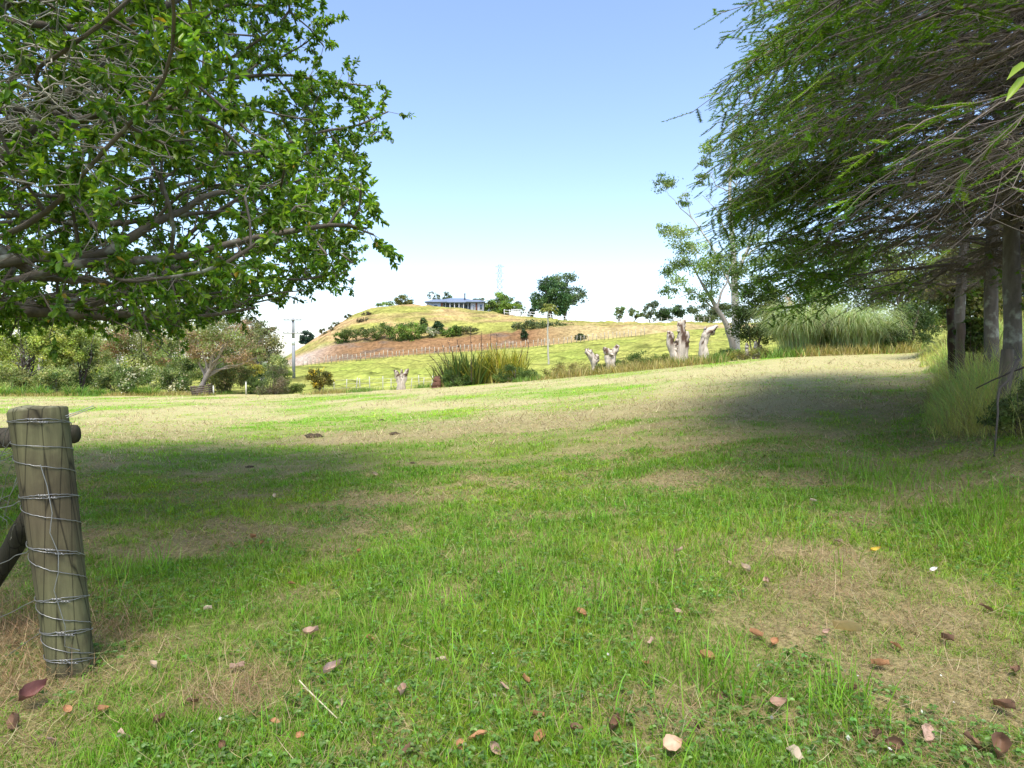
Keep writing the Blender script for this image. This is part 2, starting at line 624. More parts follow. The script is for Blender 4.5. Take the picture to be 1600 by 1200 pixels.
ch = ch * (1 - lf) + np.array([.16, .21, .07]) * (.6 + .8 * n4) * lf
cf = np.tile(np.array([.12, .15, .06]), (len(X_), 1))
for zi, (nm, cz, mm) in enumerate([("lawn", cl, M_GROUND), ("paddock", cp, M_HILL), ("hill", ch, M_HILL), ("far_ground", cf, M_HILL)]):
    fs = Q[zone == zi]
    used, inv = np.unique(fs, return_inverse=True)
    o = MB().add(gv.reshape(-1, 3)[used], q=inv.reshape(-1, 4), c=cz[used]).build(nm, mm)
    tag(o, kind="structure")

# ------------------------------------------------------------------ lawn grass (stuff)
def screen_pts(n, y0, y1, u=1.0):
    t = rng.uniform(0, 1, n)
    y = y0 * (y1 / y0) ** t
    x = rng.uniform(-u, u, n) * (y + np.clip(3.2 - y * .12, .4, 3))
    return x, y


def lawn_ok(x, y):
    uu = x / np.maximum(y, 5)
    return y < np.interp(uu, UU, YE) + 2


def grass_layer(mb, ntuft, per, y0, y1, hmul=1.0):
    x, y = screen_pts(ntuft, y0, y1)
    ok = lawn_ok(x, y)
    x, y = x[ok], y[ok]
    d = dryness(x, y)
    keep = rng.uniform(size=len(x)) < (1 - .2 * d)
    x, y, d = x[keep], y[keep], d[keep]
    th = rng.uniform(.4, 1.3, len(x)) * (1.2 - .75 * d) * (.55 + .9 * fbm(x * .9, y * .9, 91, 3))
    n = len(x)
    X = np.repeat(x, per) + rng.normal(0, 1, n * per) * np.maximum(.022, .0045 * np.repeat(y, per))
    Y = np.repeat(y, per) + rng.normal(0, 1, n * per) * np.maximum(.022, .0045 * np.repeat(y, per))
    D = np.repeat(d, per)
    Hh = np.repeat(th, per) * rng.uniform(.5, 1.3, n * per)
    L = Hh * .064 * hmul
    Wd = np.maximum(.0038, .0011 * Y) * rng.uniform(.6, 1.4, n * per)
    isdry = rng.uniform(size=n * per) < np.clip(D * .85 - .08, .05, .9)
    tuftc = np.repeat(vary(GREEN, n, .16, .1), per, 0)
    yel = np.repeat(fbm(x * .7, y * .7, 95, 3), per)[:, None]
    tuftc = tuftc * (1 + np.array([.6, .25, .1]) * np.clip((yel - .45) * 3, 0, 1))
    c = np.where(isdry[:, None], vary(DRYC, n * per, .25, .06), vary(tuftc, n * per, .15, .05))
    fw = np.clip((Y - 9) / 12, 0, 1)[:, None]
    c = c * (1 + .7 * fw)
    base = np.stack([X, Y, H(X, Y) - .006], 1)
    lean = np.abs(rng.normal(0, .5, n * per)) + .75 * D * rng.uniform(.3, 1.4, n * per)
    blades(mb, base, rng.uniform(0, 2 * math.pi, n * per), lean, L, Wd, np.clip(c, .005, .8), 2, rng.uniform(.2, 1.3, n * per))


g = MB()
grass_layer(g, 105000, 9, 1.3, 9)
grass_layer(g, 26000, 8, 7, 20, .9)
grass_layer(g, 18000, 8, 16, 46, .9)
# a few taller lush tufts in the centre of the foreground
for a, b, r, h_ in [(1110, 1060, .12, .26), (1130, 1080, .1, .2), (620, 1020, .25, .2), (860, 940, .3, .2), (960, 960, .25, .22), (700, 1000, .3, .18), (230, 905, .12, .3), (1290, 1130, .1, .2), (560, 1140, .3, .17),
                    (1010, 905, .12, .26), (1340, 740, .35, .28), (1180, 830, .4, .24), (1020, 860, .3, .2), (900, 1130, .3, .2), (1570, 870, .3, .3), (1320, 1105, .05, .24), (1500, 800, .4, .25), (1390, 760, .3, .25), (760, 900, .4, .19), (640, 870, .4, .17)]:
    p = hit(a, b)
    n = int(170 * max(.3, r / .2))
    x = p[0] + rng.normal(0, r, n)
    y = p[1] + rng.normal(0, r, n)
    blades(g, np.stack([x, y, H(x, y) - .005], 1), rng.uniform(0, 6.28, n), np.abs(rng.normal(.1, .3, n)), rng.uniform(.45, 1.15, n) * h_, rng.uniform(.004, .0085, n), vary(GREEN * 1.1, n, .15, .08), 3, rng.uniform(.2, 1.2, n))
o = g.build("grass", M_GRASS)
tag(o, "short mown green and yellowing grass covering the lawn", "grass", kind="stuff")

# clover and low broad weeds
g = MB()
n = 38000
x, y = screen_pts(n, 1.7, 9)
cm = fbm(x * 1.3 + 20, y * 1.3, 101, 3) + .35 * fbm(x * 6, y * 6, 103, 2) - dryness(x, y) * .3
ok = cm > .54
x, y = x[ok], y[ok]
n = len(x)
hh = rng.uniform(.015, .05, n)
ctr = np.stack([x, y, H(x, y) + hh], 1)
a0 = rng.uniform(0, 6.28, n)
cb = vary((.15, .26, .06), n, .2, .08)
for k in range(3):
    a = a0 + k * 2.094
    d = np.stack([np.cos(a), np.sin(a), rng.uniform(-.2, .25, n)], 1)
    nn = np.tile([0, 0, 1.0], (n, 1)) + rng.normal(0, .35, (n, 3))
    sz = rng.uniform(.010, .021, n)
    leaves(g, ctr, d, nn, sz, sz * .95, cb)
o = g.build("clover", M_LEAF)
tag(o, "dark green clover leaves growing low among the grass", "clover", kind="stuff")

# dry mown clippings lying flat
g = MB()
n = 165000
x, y = screen_pts(n, 1.4, 16)
d = dryness(x, y)
ok = (rng.uniform(size=n) < np.clip((d - .12) * 1.3, .2, 1)) & lawn_ok(x, y)
x, y = x[ok], y[ok]
n = len(x)
b = np.stack([x, y, H(x, y) + rng.uniform(.003, .035, n)], 1)
blades(g, b, rng.uniform(0, 6.28, n), rng.uniform(1.15, 1.75, n), rng.uniform(.05, .19, n), np.maximum(.0022, .0007 * y) * rng.uniform(.7, 1.5, n),
       np.clip(vary(pick([(.34, .26, .13), (.25, .19, .10), (.42, .35, .2), (.17, .15, .07)], n), n, .2, .05), .01, .8), 3, rng.normal(0, .6, n))
x, y = screen_pts(70000, 10, 44)
d = dryness(x, y)
ok = (rng.uniform(size=len(x)) < np.clip((d - .15) * 1.2, .05, 1)) & lawn_ok(x, y) & (fbm(x * .9, y * .5, 143, 3) > .45)
x, y = x[ok], y[ok]
n = len(x)
blades(g, np.stack([x, y, H(x, y) + rng.uniform(0, .05, n)], 1), rng.uniform(0, 6.28, n), rng.uniform(.9, 1.7, n), rng.uniform(.08, .26, n), .0008 * y * rng.uniform(.7, 1.5, n),
       np.clip(vary(pick([(.46, .36, .19), (.34, .25, .13), (.55, .46, .28), (.22, .17, .09)], n), n, .2, .05), .01, .8), 2, rng.normal(0, .6, n))
# heaps round the post foot
for a, b_, r, m in [(60, 1000, .16, 900), (30, 960, .2, 800), (190, 985, .1, 300), (1250, 905, .45, 900), (370, 1090, .14, 500), (20, 1075, .15, 500), (1330, 925, .35, 500)]:
    p = hit(a, b_)
    x = p[0] + rng.normal(0, r, m)
    y = p[1] + rng.normal(0, r, m)
    blades(g, np.stack([x, y, H(x, y) + rng.uniform(0, .07, m)], 1), rng.uniform(0, 6.28, m), rng.uniform(.7, 1.7, m), rng.uniform(.06, .2, m), rng.uniform(.0018, .0035, m), vary(pick([(.30, .20, .10), (.22, .14, .07), (.38, .29, .16)], m), m, .2, .05), 3, rng.normal(0, .7, m))
o = g.build("dry_clippings", M_STRAW)
tag(o, "dry straw coloured grass clippings lying on the lawn", "clippings", kind="stuff")

# ------------------------------------------------------------------ generic far trees and shrubs
def crown_px(px, Y, blobs, dz=0):
    """blobs given as (x, y, rx, ry) in photo pixels at depth Y -> metres"""
    out = []
    for b in blobs:
        bx, by, rx, ry = b[:4]
        oy = b[4] if len(b) > 4 else 0.0
        c = np.array([(bx - 800) / 1000 * Y, Y + oy, float(zray(by, Y)) + dz])
        out.append((c, np.array([rx, max(rx * .8, ry * .6), ry]) * Y / 1000))
    return out


def clumps(blobs, per, shell=.55):
    cs, rs = [], []
    for c, r in blobs:
        m = max(3, int(per))
        d = rdir(m)
        rad = rng.uniform(0, 1, m) ** (1 / 3)
        rad = rad * (1 - shell) + shell * rng.uniform(.7, 1.0, m)
        cs.append(c + d * rad[:, None] * r)
        rs.append(np.full(m, np.mean(r)))
    return np.concatenate(cs), np.concatenate(rs)


def crown_mesh(mb, blobs, per, n, leaf, cols, csize=.22, flat=.7, gap=0.0, asp=.55, var=.2, shell=.55, w=None):
    cc, cr = clumps(blobs, per, shell)
    m = len(cc)
    tone = np.exp(rng.normal(0, .22, m))
    ci = rng.choice(len(cols), m, p=w)
    k = rng.choice(m, n, p=(cr ** 2) / (cr ** 2).sum())
    off = rng.normal(size=(n, 3)) * (cr[k] * csize)[:, None] * np.array([1, 1, flat])
    pos = cc[k] + off
    c = vary(np.asarray(cols)[ci[k]], n, var, .06) * tone[k][:, None]
    flecks(mb, pos, leaf, np.clip(c, .004, .8), up=.5, asp=asp)
    return cc


def curve_pts(a, b, sag, n=8, wob=.03):
    t = np.linspace(0, 1, n)[:, None]
    a = np.asarray(a, float)
    b = np.asarray(b, float)
    L = np.linalg.norm(b - a)
    p = a * (1 - t) + b * t
    p = p + np.sin(t * math.pi) * np.asarray(sag, float)
    w = rng.normal(0, wob * L, (n, 3))
    w[0] = w[-1] = 0
    return p + w


def tree(name, label, cat, px, Y, blobs, cols, n, leaf, tr=.15, tcol=(.16, .13, .10), per=16, nl=9, stems=1, group=None, top=None,
         csize=.22, lean=0.0, asp=.55, base=None, barkm=None, flat=.7, shell=.55, w=None, parts=("trunk", "crown"), fork=.35, var=.2):
    bl = crown_px(px, Y, blobs)
    b0 = G(px, Y) if base is None else np.asarray(base, float)
    t = thing(name, label, cat, b0, group)
    mb = MB()
    cc = crown_mesh(mb, bl, per, n, leaf, cols, csize, flat, asp=asp, shell=shell, w=w, var=var)
    mb.build(parts[1], M_FOL, t, smooth=False, origin=b0)
    tm = MB()
    ctr = np.mean([c for c, r in bl], 0)
    zt = max(c[2] + r[2] * .5 for c, r in bl)
    hgt = zt - b0[2]
    for s in range(stems):
        off = np.array([rng.normal(0, .12), rng.normal(0, .12), 0]) * hgt * (0 if stems == 1 else .35)
        tgt = np.array([ctr[0], ctr[1], zt]) + off * 4
        tp = curve_pts(b0 + off * .3 - np.array([0, 0, .15]), tgt, (lean * hgt, 0, 0), 9, .015)
        r = tr * np.linspace(1.15, .22, 9) * (1 if stems == 1 else rng.uniform(.5, .9))
        r[0] *= 1.25
        tubes(tm, tp, r, 7, tcol, .05)
        for c in cc[rng.permutation(len(cc))[:nl]]:
            f = np.clip((c[2] - b0[2]) / hgt * rng.uniform(.35, .8), fork * .7, .9)
            i = f * 8
            j = int(i)
            st = tp[j] * (1 - (i - j)) + tp[min(j + 1, 8)] * (i - j)
            lp = curve_pts(st, c, (0, 0, .08 * hgt * rng.uniform(-.3, 1)), 6, .03)
            tubes(tm, lp, r[min(j, 8)] * np.linspace(.55, .12, 6), 5, tcol, .05)
    tm.build(parts[0], barkm or M_BARK, t, origin=b0)
    return t


def shrub(name, label, cat, px, Y, blobs, cols, n, leaf, group=None, stemcol=(.13, .10, .07), flowers=None, **k):
    k.setdefault('tr', .035)
    k.setdefault('stems', 4)
    k.setdefault('nl', 4)
    t = tree(name, label, cat, px, Y, blobs, cols, n, leaf, tcol=stemcol, group=group, parts=("stems", "foliage"), fork=.15, **k)
    if flowers:
        fc, fn, fs = flowers
        mb = MB()
        bl = crown_px(px, Y, [(b[0], b[1], b[2] * 1.02, b[3] * 1.02) for b in blobs])
        cc, cr = clumps(bl, max(4, fn // (12 * len(bl))), .9)
        kk = rng.choice(len(cc), fn)
        flecks(mb, cc[kk] + rng.normal(size=(fn, 3)) * fs * 1.3, fs, vary(fc, fn, .12, .05), up=.8, asp=.9)
        mb.build("flowers", M_FOL, t, smooth=False, origin=np.array(t.location))["kind"] = "stuff"
    return t


# ------------------------------------------------------------------ broad-leaved tree at the left
def left_tree():
    global rng
    rng = np.random.default_rng(101)
    cx, cy, cz, rx, ry = -6.75, 5.5, 5.3, 5.0, 5.0

    def env(p):
        q = (p - np.array([cx, cy, cz])) / np.array([rx, ry, 1])
        low = p[:, 2] < cz
        zz = np.where(low, np.abs(q[:, 2] / 3.6) ** 9, np.abs(q[:, 2] / 2.3) ** 3)
        wd_ = 1.08 - .055 * np.clip(p[:, 2] - 2.6, 0, 4)
        an = np.arctan2(q[:, 1], q[:, 0])
        wob = 1 + .11 * np.sin(an * 5 + p[:, 2] * 1.3) + .09 * np.sin(an * 9 - p[:, 2] * 2.1 + 1)
        return (np.hypot(q[:, 0], q[:, 1]) / wob / wd_) ** 4 + zz
    b0 = np.array([-6.7, 5.2, float(H(-6.7, 5.2))])
    A = rng.uniform([-12, 0, 1.7], [-1, 11, 10], (70000, 3))
    e = env(A)
    A = A[(e < 1) & (rng.uniform(size=len(A)) < .3 + .7 * np.clip(e * 1.3, 0, 1))]
    pr = np.where(A[:, 0] > -8, 1.0, .5) * np.where(A[:, 2] < 7, 1, .75)
    A = A[rng.uniform(size=len(A)) < pr * .42]
    nodes = [b0 + np.array([0, 0, h]) for h in np.arange(-.1, 1.35, .2)]
    par = [-1] + list(range(len(nodes) - 1))
    alive = np.ones(len(A), bool)
    step, di, dk = .2, 2.0, .27
    last = -1
    for it in range(130):
        kd = kdtree.KDTree(len(nodes))
        for i, p in enumerate(nodes):
            kd.insert(p, i)
        kd.balance()
        pull = {}
        for ai in np.nonzero(alive)[0]:
            co, i, dist = kd.find(A[ai])
            if dist < dk:
                alive[ai] = False
            elif dist < di or it < 8:
                d = A[ai] - nodes[i]
                v = pull.setdefault(i, [np.zeros(3), 0])
                v[0] += d / dist
                v[1] += 1
        if not pull:
            break
        for i, (v, c_) in pull.items():
            d = v / max(np.linalg.norm(v), 1e-6) + rng.normal(0, .22, 3)
            d[2] -= .04
            pd = nodes[i] - nodes[par[i]] if par[i] >= 0 else np.array([0, 0, 1.0])
            d = d + .55 * pd / max(np.linalg.norm(pd), 1e-6)
            d /= np.linalg.norm(d)
            nodes.append(nodes[i] + d * step)
            par.append(i)
        if alive.sum() == last and it > 30:
            break
        last = alive.sum()
    P = np.array(nodes)
    par = np.array(par)
    n = len(P)
    kids = [[] for _ in range(n)]
    for i in range(1, n):
        kids[par[i]].append(i)
    r2 = np.zeros(n)
    for i in range(n - 1, -1, -1):
        r2[i] = sum(r2[k] for k in kids[i]) if kids[i] else .0045 ** 2.25
    R = r2 ** (1 / 2.25)
    R = R / R[1] * .24
    R = np.maximum(R, .0035)
    Q = P.copy()
    for _ in range(2):
        Q2 = Q.copy()
        for i in range(1, n):
            if kids[i]:
                m_ = max(kids[i], key=lambda k: R[k])
                Q2[i] = .5 * Q[i] + .25 * Q[par[i]] + .25 * Q[m_]
        Q = Q2
    P = Q
    t = thing("broadleaf_tree", "spreading broad-leaved tree with low grey limbs and glossy green leaves, left side", "tree", b0)
    tm, bm = MB(), MB()
    starts = [(0, -1)]
    while starts:
        s, p0 = starts.pop()
        chain = ([p0] if p0 >= 0 else []) + [s]
        while kids[chain[-1]]:
            ks = sorted(kids[chain[-1]], key=lambda k: -R[k])
            for k in ks[1:]:
                starts.append((k, chain[-1]))
            chain.append(ks[0])
        rr = R[chain].copy()
        if p0 >= 0:
            rr[0] = rr[1]
        pts = P[chain]
        if len(chain) < 2:
            continue
        if p0 < 0:
            rr[0] *= 1.4
            cut = 9
            tubes(tm, pts[:cut], rr[:cut], 12, (.13, .115, .09), .03)
            tubes(bm, pts[cut - 1:], rr[cut - 1:], 8, (.13, .115, .09), .03)
        else:
            tubes(bm, pts, rr, 8 if rr[0] > .03 else 5 if rr[0] > .01 else 4, (.135, .115, .09), .04)
    # twigs and leaves
    thin = np.nonzero(R < .015)[0]
    rep = np.repeat(thin, 4)
    keepp = rng.uniform(size=len(rep)) < .88
    rep = rep[keepp]
    m = len(rep)
    bd = nrm(P[rep] - P[par[rep]])
    d = nrm(bd * .5 + rdir(m, .05) * .9)
    Lt = rng.uniform(.10, .34, m)
    mid = P[rep] + d * (Lt * .5)[:, None] + rng.normal(0, .02, (m, 3))
    tip = P[rep] + d * Lt[:, None] + np.array([0, 0, .03])
    tubes(bm, np.stack([P[rep], mid, tip], 1), np.array([.0035, .0028, .002]), 3, (.21, .18, .14))
    # bare grey twigs low and near the left edge
    bare = np.clip((-3.3 - P[rep, 0]) * .7, 0, 1) * np.clip((5.2 - P[rep, 1]) * .6, 0, 1)
    has = rng.uniform(size=m) > bare * .8
    tw = rep[~has]
    if len(tw):
        k3 = np.repeat(tw, 2)
        dd = rdir(len(k3), -.1)
        LL = rng.uniform(.2, .6, len(k3))[:, None]
        m1 = P[k3] + dd * LL * .5 + rng.normal(0, .05, (len(k3), 3))
        tubes(bm, np.stack([P[k3], m1, P[k3] + dd * LL + rng.normal(0, .08, (len(k3), 3))], 1), np.array([.004, .003, .002]), 3, (.36, .34, .30))
    per = 25
    li = np.nonzero(has)[0]
    k = np.repeat(li, per)
    q = len(k)
    f = rng.uniform(.45, 1.05, q)[:, None]
    pos = P[rep[k]] * (1 - f) + tip[k] * f
    ld = nrm(d[k] * .6 + rdir(q) + np.array([0, 0, -.25]))
    ctone = np.exp(rng.normal(0, .18, m))[k][:, None]
    base = pick([(.15, .275, .028), (.10, .20, .026), (.22, .34, .035), (.28, .38, .045)], q, [.4, .3, .22, .08])
    c = vary(base, q, .16, .05) * ctone
    yl = rng.uniform(size=q) < .004
    c[yl] = (.45, .30, .04)
    leaves(lm := MB(), pos, ld, nrm(rdir(q, 1.1)), rng.uniform(.034, .076, q), rng.uniform(.019, .036, q), np.clip(c, .004, .6))
    # long low limbs that sweep out to the right under the crown
    for pts, r0 in [([(-430, 520, 5.2), (-150, 500, 5.4), (0, 478, 5.6), (120, 468, 5.8), (250, 490, 6.1), (400, 478, 6.5)], .085), ([(-430, 500, 5.2), (-150, 440, 5.0), (0, 388, 5.1), (130, 398, 5.2), (230, 335, 5.4), (330, 292, 5.7), (470, 262, 6.2)], .075),
                    ([(-430, 470, 5.2), (-200, 330, 4.9), (0, 255, 4.8), (60, 220, 4.8), (115, 150, 4.9), (210, 100, 5.0), (320, 30, 5.3)], .09), ([(-430, 520, 5.2), (-100, 470, 5.8), (60, 478, 6.2), (180, 502, 6.6), (290, 508, 7.0), (350, 492, 7.3)], .06),
                    ([(-430, 450, 5.2), (-150, 250, 5.6), (0, 210, 5.8), (110, 212, 5.9), (240, 195, 6.2), (360, 170, 6.6)], .065), ([(-300, 420, 5.4), (0, 330, 5.9), (150, 350, 6.2), (300, 340, 6.5), (450, 345, 6.8), (540, 372, 7.0)], .045), ([(0, 388, 5.1), (90, 430, 5.3), (200, 420, 5.6), (330, 440, 6.0), (480, 425, 6.5)], .04)]:
        p_ = np.array([at(*q_) for q_ in pts])
        t0_ = np.linspace(0, 1, len(p_))
        t1_ = np.linspace(0, 1, 26)
        pi_ = np.stack([np.interp(t1_, t0_, p_[:, i_]) for i_ in range(3)], 1)
        for _ in range(2):
            pi_[1:-1] = (pi_[:-2] + 2 * pi_[1:-1] + pi_[2:]) / 4
        pi_[1:] += np.cumsum(rng.normal(0, .016, (25, 3)), 0)
        tubes(bm, pi_, r0 * np.linspace(1, .14, 26), 8, (.15, .13, .10), .04)
        for j_ in range(5, 20):
            for _ in range(2):
                d_ = rdir(1, .1)[0] + nrm((pi_[-1] - pi_[0])[None])[0] * .6
                tubes(bm, curve_pts(pi_[j_], pi_[j_] + d_ * rng.uniform(.2, .5), (0, 0, .05), 6, .05), np.linspace(.008, .0025, 6), 4, (.22, .19, .15))
    for _ in range(130):
        a_ = at(rng.uniform(-120, 150), rng.uniform(0, 260), rng.uniform(3.6, 4.6))
        d_ = np.array([rng.uniform(.3, .9), rng.normal(0, .3), rng.normal(.05, .25)])
        tubes(bm, curve_pts(a_, a_ + d_ * rng.uniform(.5, 1.1), (0, 0, rng.normal(0, .08)), 9, .035), np.linspace(.0055, .0018, 9), 4, (.34, .32, .27))
    tm.build("trunk", M_BARK, t, origin=b0)
    bm.build("branches", M_BARK, t, origin=b0)
    lm.build("leaves", M_LEAF, t, origin=b0)
    print("left tree nodes", n, "leaves", q)


left_tree()


# ------------------------------------------------------------------ conifers along the right
def conifer(x, y, ht, rad, label, detail, seed, lowest=1.7, twist=0.0, gth=.6, lowk=.8, group="conifers in the row along the right", r0=.12):
    global rng
    rng = np.random.default_rng(int(seed * 100))
    b0 = np.array([x, y, float(H(x, y))])
    t = thing("conifer_tree", label, "tree", b0, group)
    tm, br, nd = MB(), MB(), MB()
    zz = np.linspace(-.15, ht, 14)
    tp = np.stack([b0[0] + .05 * np.sin(zz + seed), b0[1] + .05 * np.cos(zz * .8 + seed), b0[2] + zz], 1)
    tr_ = r0 * (1 - zz / (ht * 1.08)) ** .8
    tr_[0] = r0 * 1.4
    tubes(tm, tp, tr_, 14, (.15, .135, .115), .06, flute=.06)
    n1 = int(108 * detail)
    zb = lowest + (ht - lowest - .3) * (np.arange(n1) / n1) ** 1.15
    az = np.arange(n1) * 2.39996 + seed + rng.normal(0, .25, n1)
    tow = np.array([math.cos(math.pi * 0.86), math.sin(math.pi * 0.86)])
    # branches reach furthest over the open lawn
    faced = np.cos(az - math.radians(195 + twist))
    L1 = rad * (lowk + (1 - lowk) * np.clip((zb - lowest) / 1.8, 0, 1)) * (1 - np.clip((zb - 4.6) / (ht - 4.6), 0, 1) ** 1.6 * .75) * (.8 + .26 * faced) * rng.uniform(.85, 1.04, n1)
    NP = 14
    s = np.linspace(0, 1, NP)
    hd = np.stack([np.cos(az), np.sin(az), np.zeros(n1)], 1)
    sd = np.stack([-np.sin(az), np.cos(az), np.zeros(n1)], 1)
    rise = rng.uniform(-.04, .32, n1)
    drop = rng.uniform(.10, .27, n1)
    zc = rise[:, None] * s - drop[:, None] * s ** 2.2
    wob = np.cumsum(rng.normal(0, .034, (n1, NP)), 1)
    wob2 = np.cumsum(rng.normal(0, .018, (n1, NP)), 1)
    P1 = np.array([b0[0], b0[1], 0]) + hd[:, None, :] * (s * L1[:, None])[..., None] + sd[:, None, :] * (wob * L1[:, None])[..., None]
    P1[..., 2] = b0[2] + zb[:, None] + (zc + wob2 * .6) * L1[:, None]
    gr = H(P1[..., 0].ravel(), P1[..., 1].ravel()).reshape(P1.shape[:2])
    P1[..., 2] = np.maximum(P1[..., 2], gr + 1.75)
    R1 = (.012 + .0062 * L1)[:, None] * (1 - .88 * s)
    tubes(br, P1, R1, 6, (.15, .125, .10), .05)
    # secondary
    per2 = 40
    b = np.repeat(np.arange(n1), per2)
    f2 = np.tile((np.arange(per2) + .5) / per2, n1) * .9 + .1 + rng.normal(0, .01, n1 * per2)
    f2 = np.clip(f2, .08, .995)
    fi = f2 * (NP - 1)
    j = np.minimum(fi.astype(int), NP - 2)
    w = (fi - j)[:, None]
    st = P1[b, j] * (1 - w) + P1[b, j + 1] * w
    tg = nrm(P1[b, j + 1] - P1[b, j])
    side = np.where(np.arange(len(b)) % 2 == 0, 1, -1)[:, None]
    d2 = nrm(tg * rng.uniform(.5, 1.0, (len(b), 1)) + sd[b] * side * rng.uniform(.6, 1.1, (len(b), 1)) + rng.normal(0, .24, (len(b), 3)) + np.array([0, 0, .05]))
    L2 = L1[b] * (.12 + .20 * np.sin(np.clip(f2, 0, 1) * math.pi * .8) ** .8) * rng.uniform(.5, 1.25, len(b)) * np.where(f2 > .9, .8, 1)
    M2 = 6
    s2 = np.linspace(0, 1, M2)
    P2 = st[:, None, :] + d2[:, None, :] * (s2 * L2[:, None])[..., None]
    P2[..., 2] += -.27 * L2[:, None] * s2 ** 2
    P2 += np.cumsum(rng.normal(0, .024, P2.shape), 1) * L2[:, None, None] * (s2[None, :, None] > 0)
    keep = rng.uniform(size=len(b)) < (.95 if detail > .6 else .85)
    b, f2, L2, P2, d2 = b[keep], f2[keep], L2[keep], P2[keep], d2[keep]
    tubes(br, P2, (.0035 + .0042 * L2)[:, None] * (1 - .75 * s2), 4, vary((.17, .14, .11), len(b), .15, .03))
    # tertiary twigs
    per3 = 12
    k = np.repeat(np.arange(len(b)), per3)
    f3 = np.clip(np.tile((np.arange(per3) + 1) / per3, len(b)) + rng.normal(0, .03, len(k)), .05, 1)
    fi = f3 * (M2 - 1)
    j = np.minimum(fi.astype(int), M2 - 2)
    w = (fi - j)[:, None]
    s3 = P2[k, j] * (1 - w) + P2[k, j + 1] * w
    t2 = nrm(P2[k, j + 1] - P2[k, j])
    sd3 = nrm(np.cross(t2, np.array([0, 0, 1.0])))
    d3 = nrm(t2 * rng.uniform(.5, 1.1, (len(k), 1)) + sd3 * np.where(np.arange(len(k)) % 2 == 0, 1, -1)[:, None] * .9 + rng.normal(0, .16, (len(k), 3)) + np.array([0, 0, -.04]))
    L3 = rng.uniform(.10, .26, len(k)) * (.7 + .6 * L2[k])
    e3 = s3 + d3 * L3[:, None] + np.array([0, 0, -.02])
    m3 = (s3 + e3) / 2 + rng.normal(0, .012, e3.shape)
    # green only on the outer, lit side
    outer = (x - s3[:, 0]) / (rad * .92)
    bnoise = rng.normal(0, .10, n1)[b[k]]
    hz_ = (s3[:, 2] - b0[2])
    green = outer + bnoise + .08 * np.clip((hz_ - 4.5) / 3, 0, 1.5) + rng.normal(0, .07, len(k)) > gth
    drykeep = green | (rng.uniform(size=len(k)) < .85)
    tubes(br, np.stack([s3, m3, e3], 1)[drykeep], np.array([.0036, .0028, .0018]), 3, vary((.20, .165, .13), int(drykeep.sum()), .2, .03))
    gi = np.nonzero(green)[0]
    pn = int(84 * (.4 + .6 * detail))
    q = np.repeat(gi, pn)
    f = np.tile((np.arange(pn) + .5) / pn, len(gi))[:, None] + rng.normal(0, .01, (len(q), 1))
    a_ = s3[q] * (1 - f) + e3[q] * f
    sd4 = nrm(np.cross(d3[q], np.array([0, 0, 1.0]) + rng.normal(0, .15, (len(q), 3))))
    ndir = nrm(d3[q] * .55 + sd4 * np.where(np.arange(len(q)) % 2 == 0, 1, -1)[:, None] + rng.normal(0, .28, (len(q), 3)))
    nl = rng.uniform(.020, .038, len(q))[:, None] * (1 if detail > .8 else 1.5)
    nw = .0042 * (1 if detail > .8 else 1.6)
    pe = nrm(np.cross(ndir, rdir(len(q), 1.0)))
    V = np.stack([a_ - pe * nw, a_ + pe * nw, a_ + ndir * nl], 1).reshape(-1, 3)
    ct = vary(pick([(.115, .225, .024), (.16, .28, .028), (.08, .165, .026), (.22, .34, .04)], len(gi), [.38, .3, .22, .1]), len(gi), .2, .05)
    nd.add(V, t=np.arange(len(q) * 3).reshape(-1, 3), c=np.repeat(np.repeat(ct, pn, 0), 3, 0))
    tm.build("trunk", M_BARK, t, origin=b0)
    br.build("branches", M_TWIG, t, origin=b0)
    nd.build("needles", M_NEEDLE, t, smooth=False, origin=b0)
    print("conifer", n1, len(b), len(k), len(q))


conifer(6.9, 5.6, 7.2, 4.75, "conifer with thick bare limbs, nearest in the row and cut by the right edge", 1.0, .4, 2.7, -8, gth=.82, lowk=.78, r0=.15)
conifer(7.05, 9.1, 8.4, 3.9, "conifer with pale lichen-flecked trunk beside a fence post, right row", .9, 1.7, 2.5, gth=.58, lowk=.85)
conifer(8.75, 11.7, 10, 4.4, "conifer standing close behind the lichen-flecked trunk", .6, 3.1, 2.1, gth=.5, lowk=.9)
conifer(10.5, 15.0, 10, 4.6, "farthest conifer of the right row, its trunk behind two old posts", .5, 4.2, 2.0, gth=.45, lowk=.95)

rng = np.random.default_rng(77)
# ------------------------------------------------------------------ left fence with the wired strainer post
pb = hit(113, 1052)
pt = at(60, 641, pb[1] + .03)
fence = thing("wire_fence", "leaning wooden strainer post wrapped in wire with rail and brace, at lawn corner", "fence", pb)


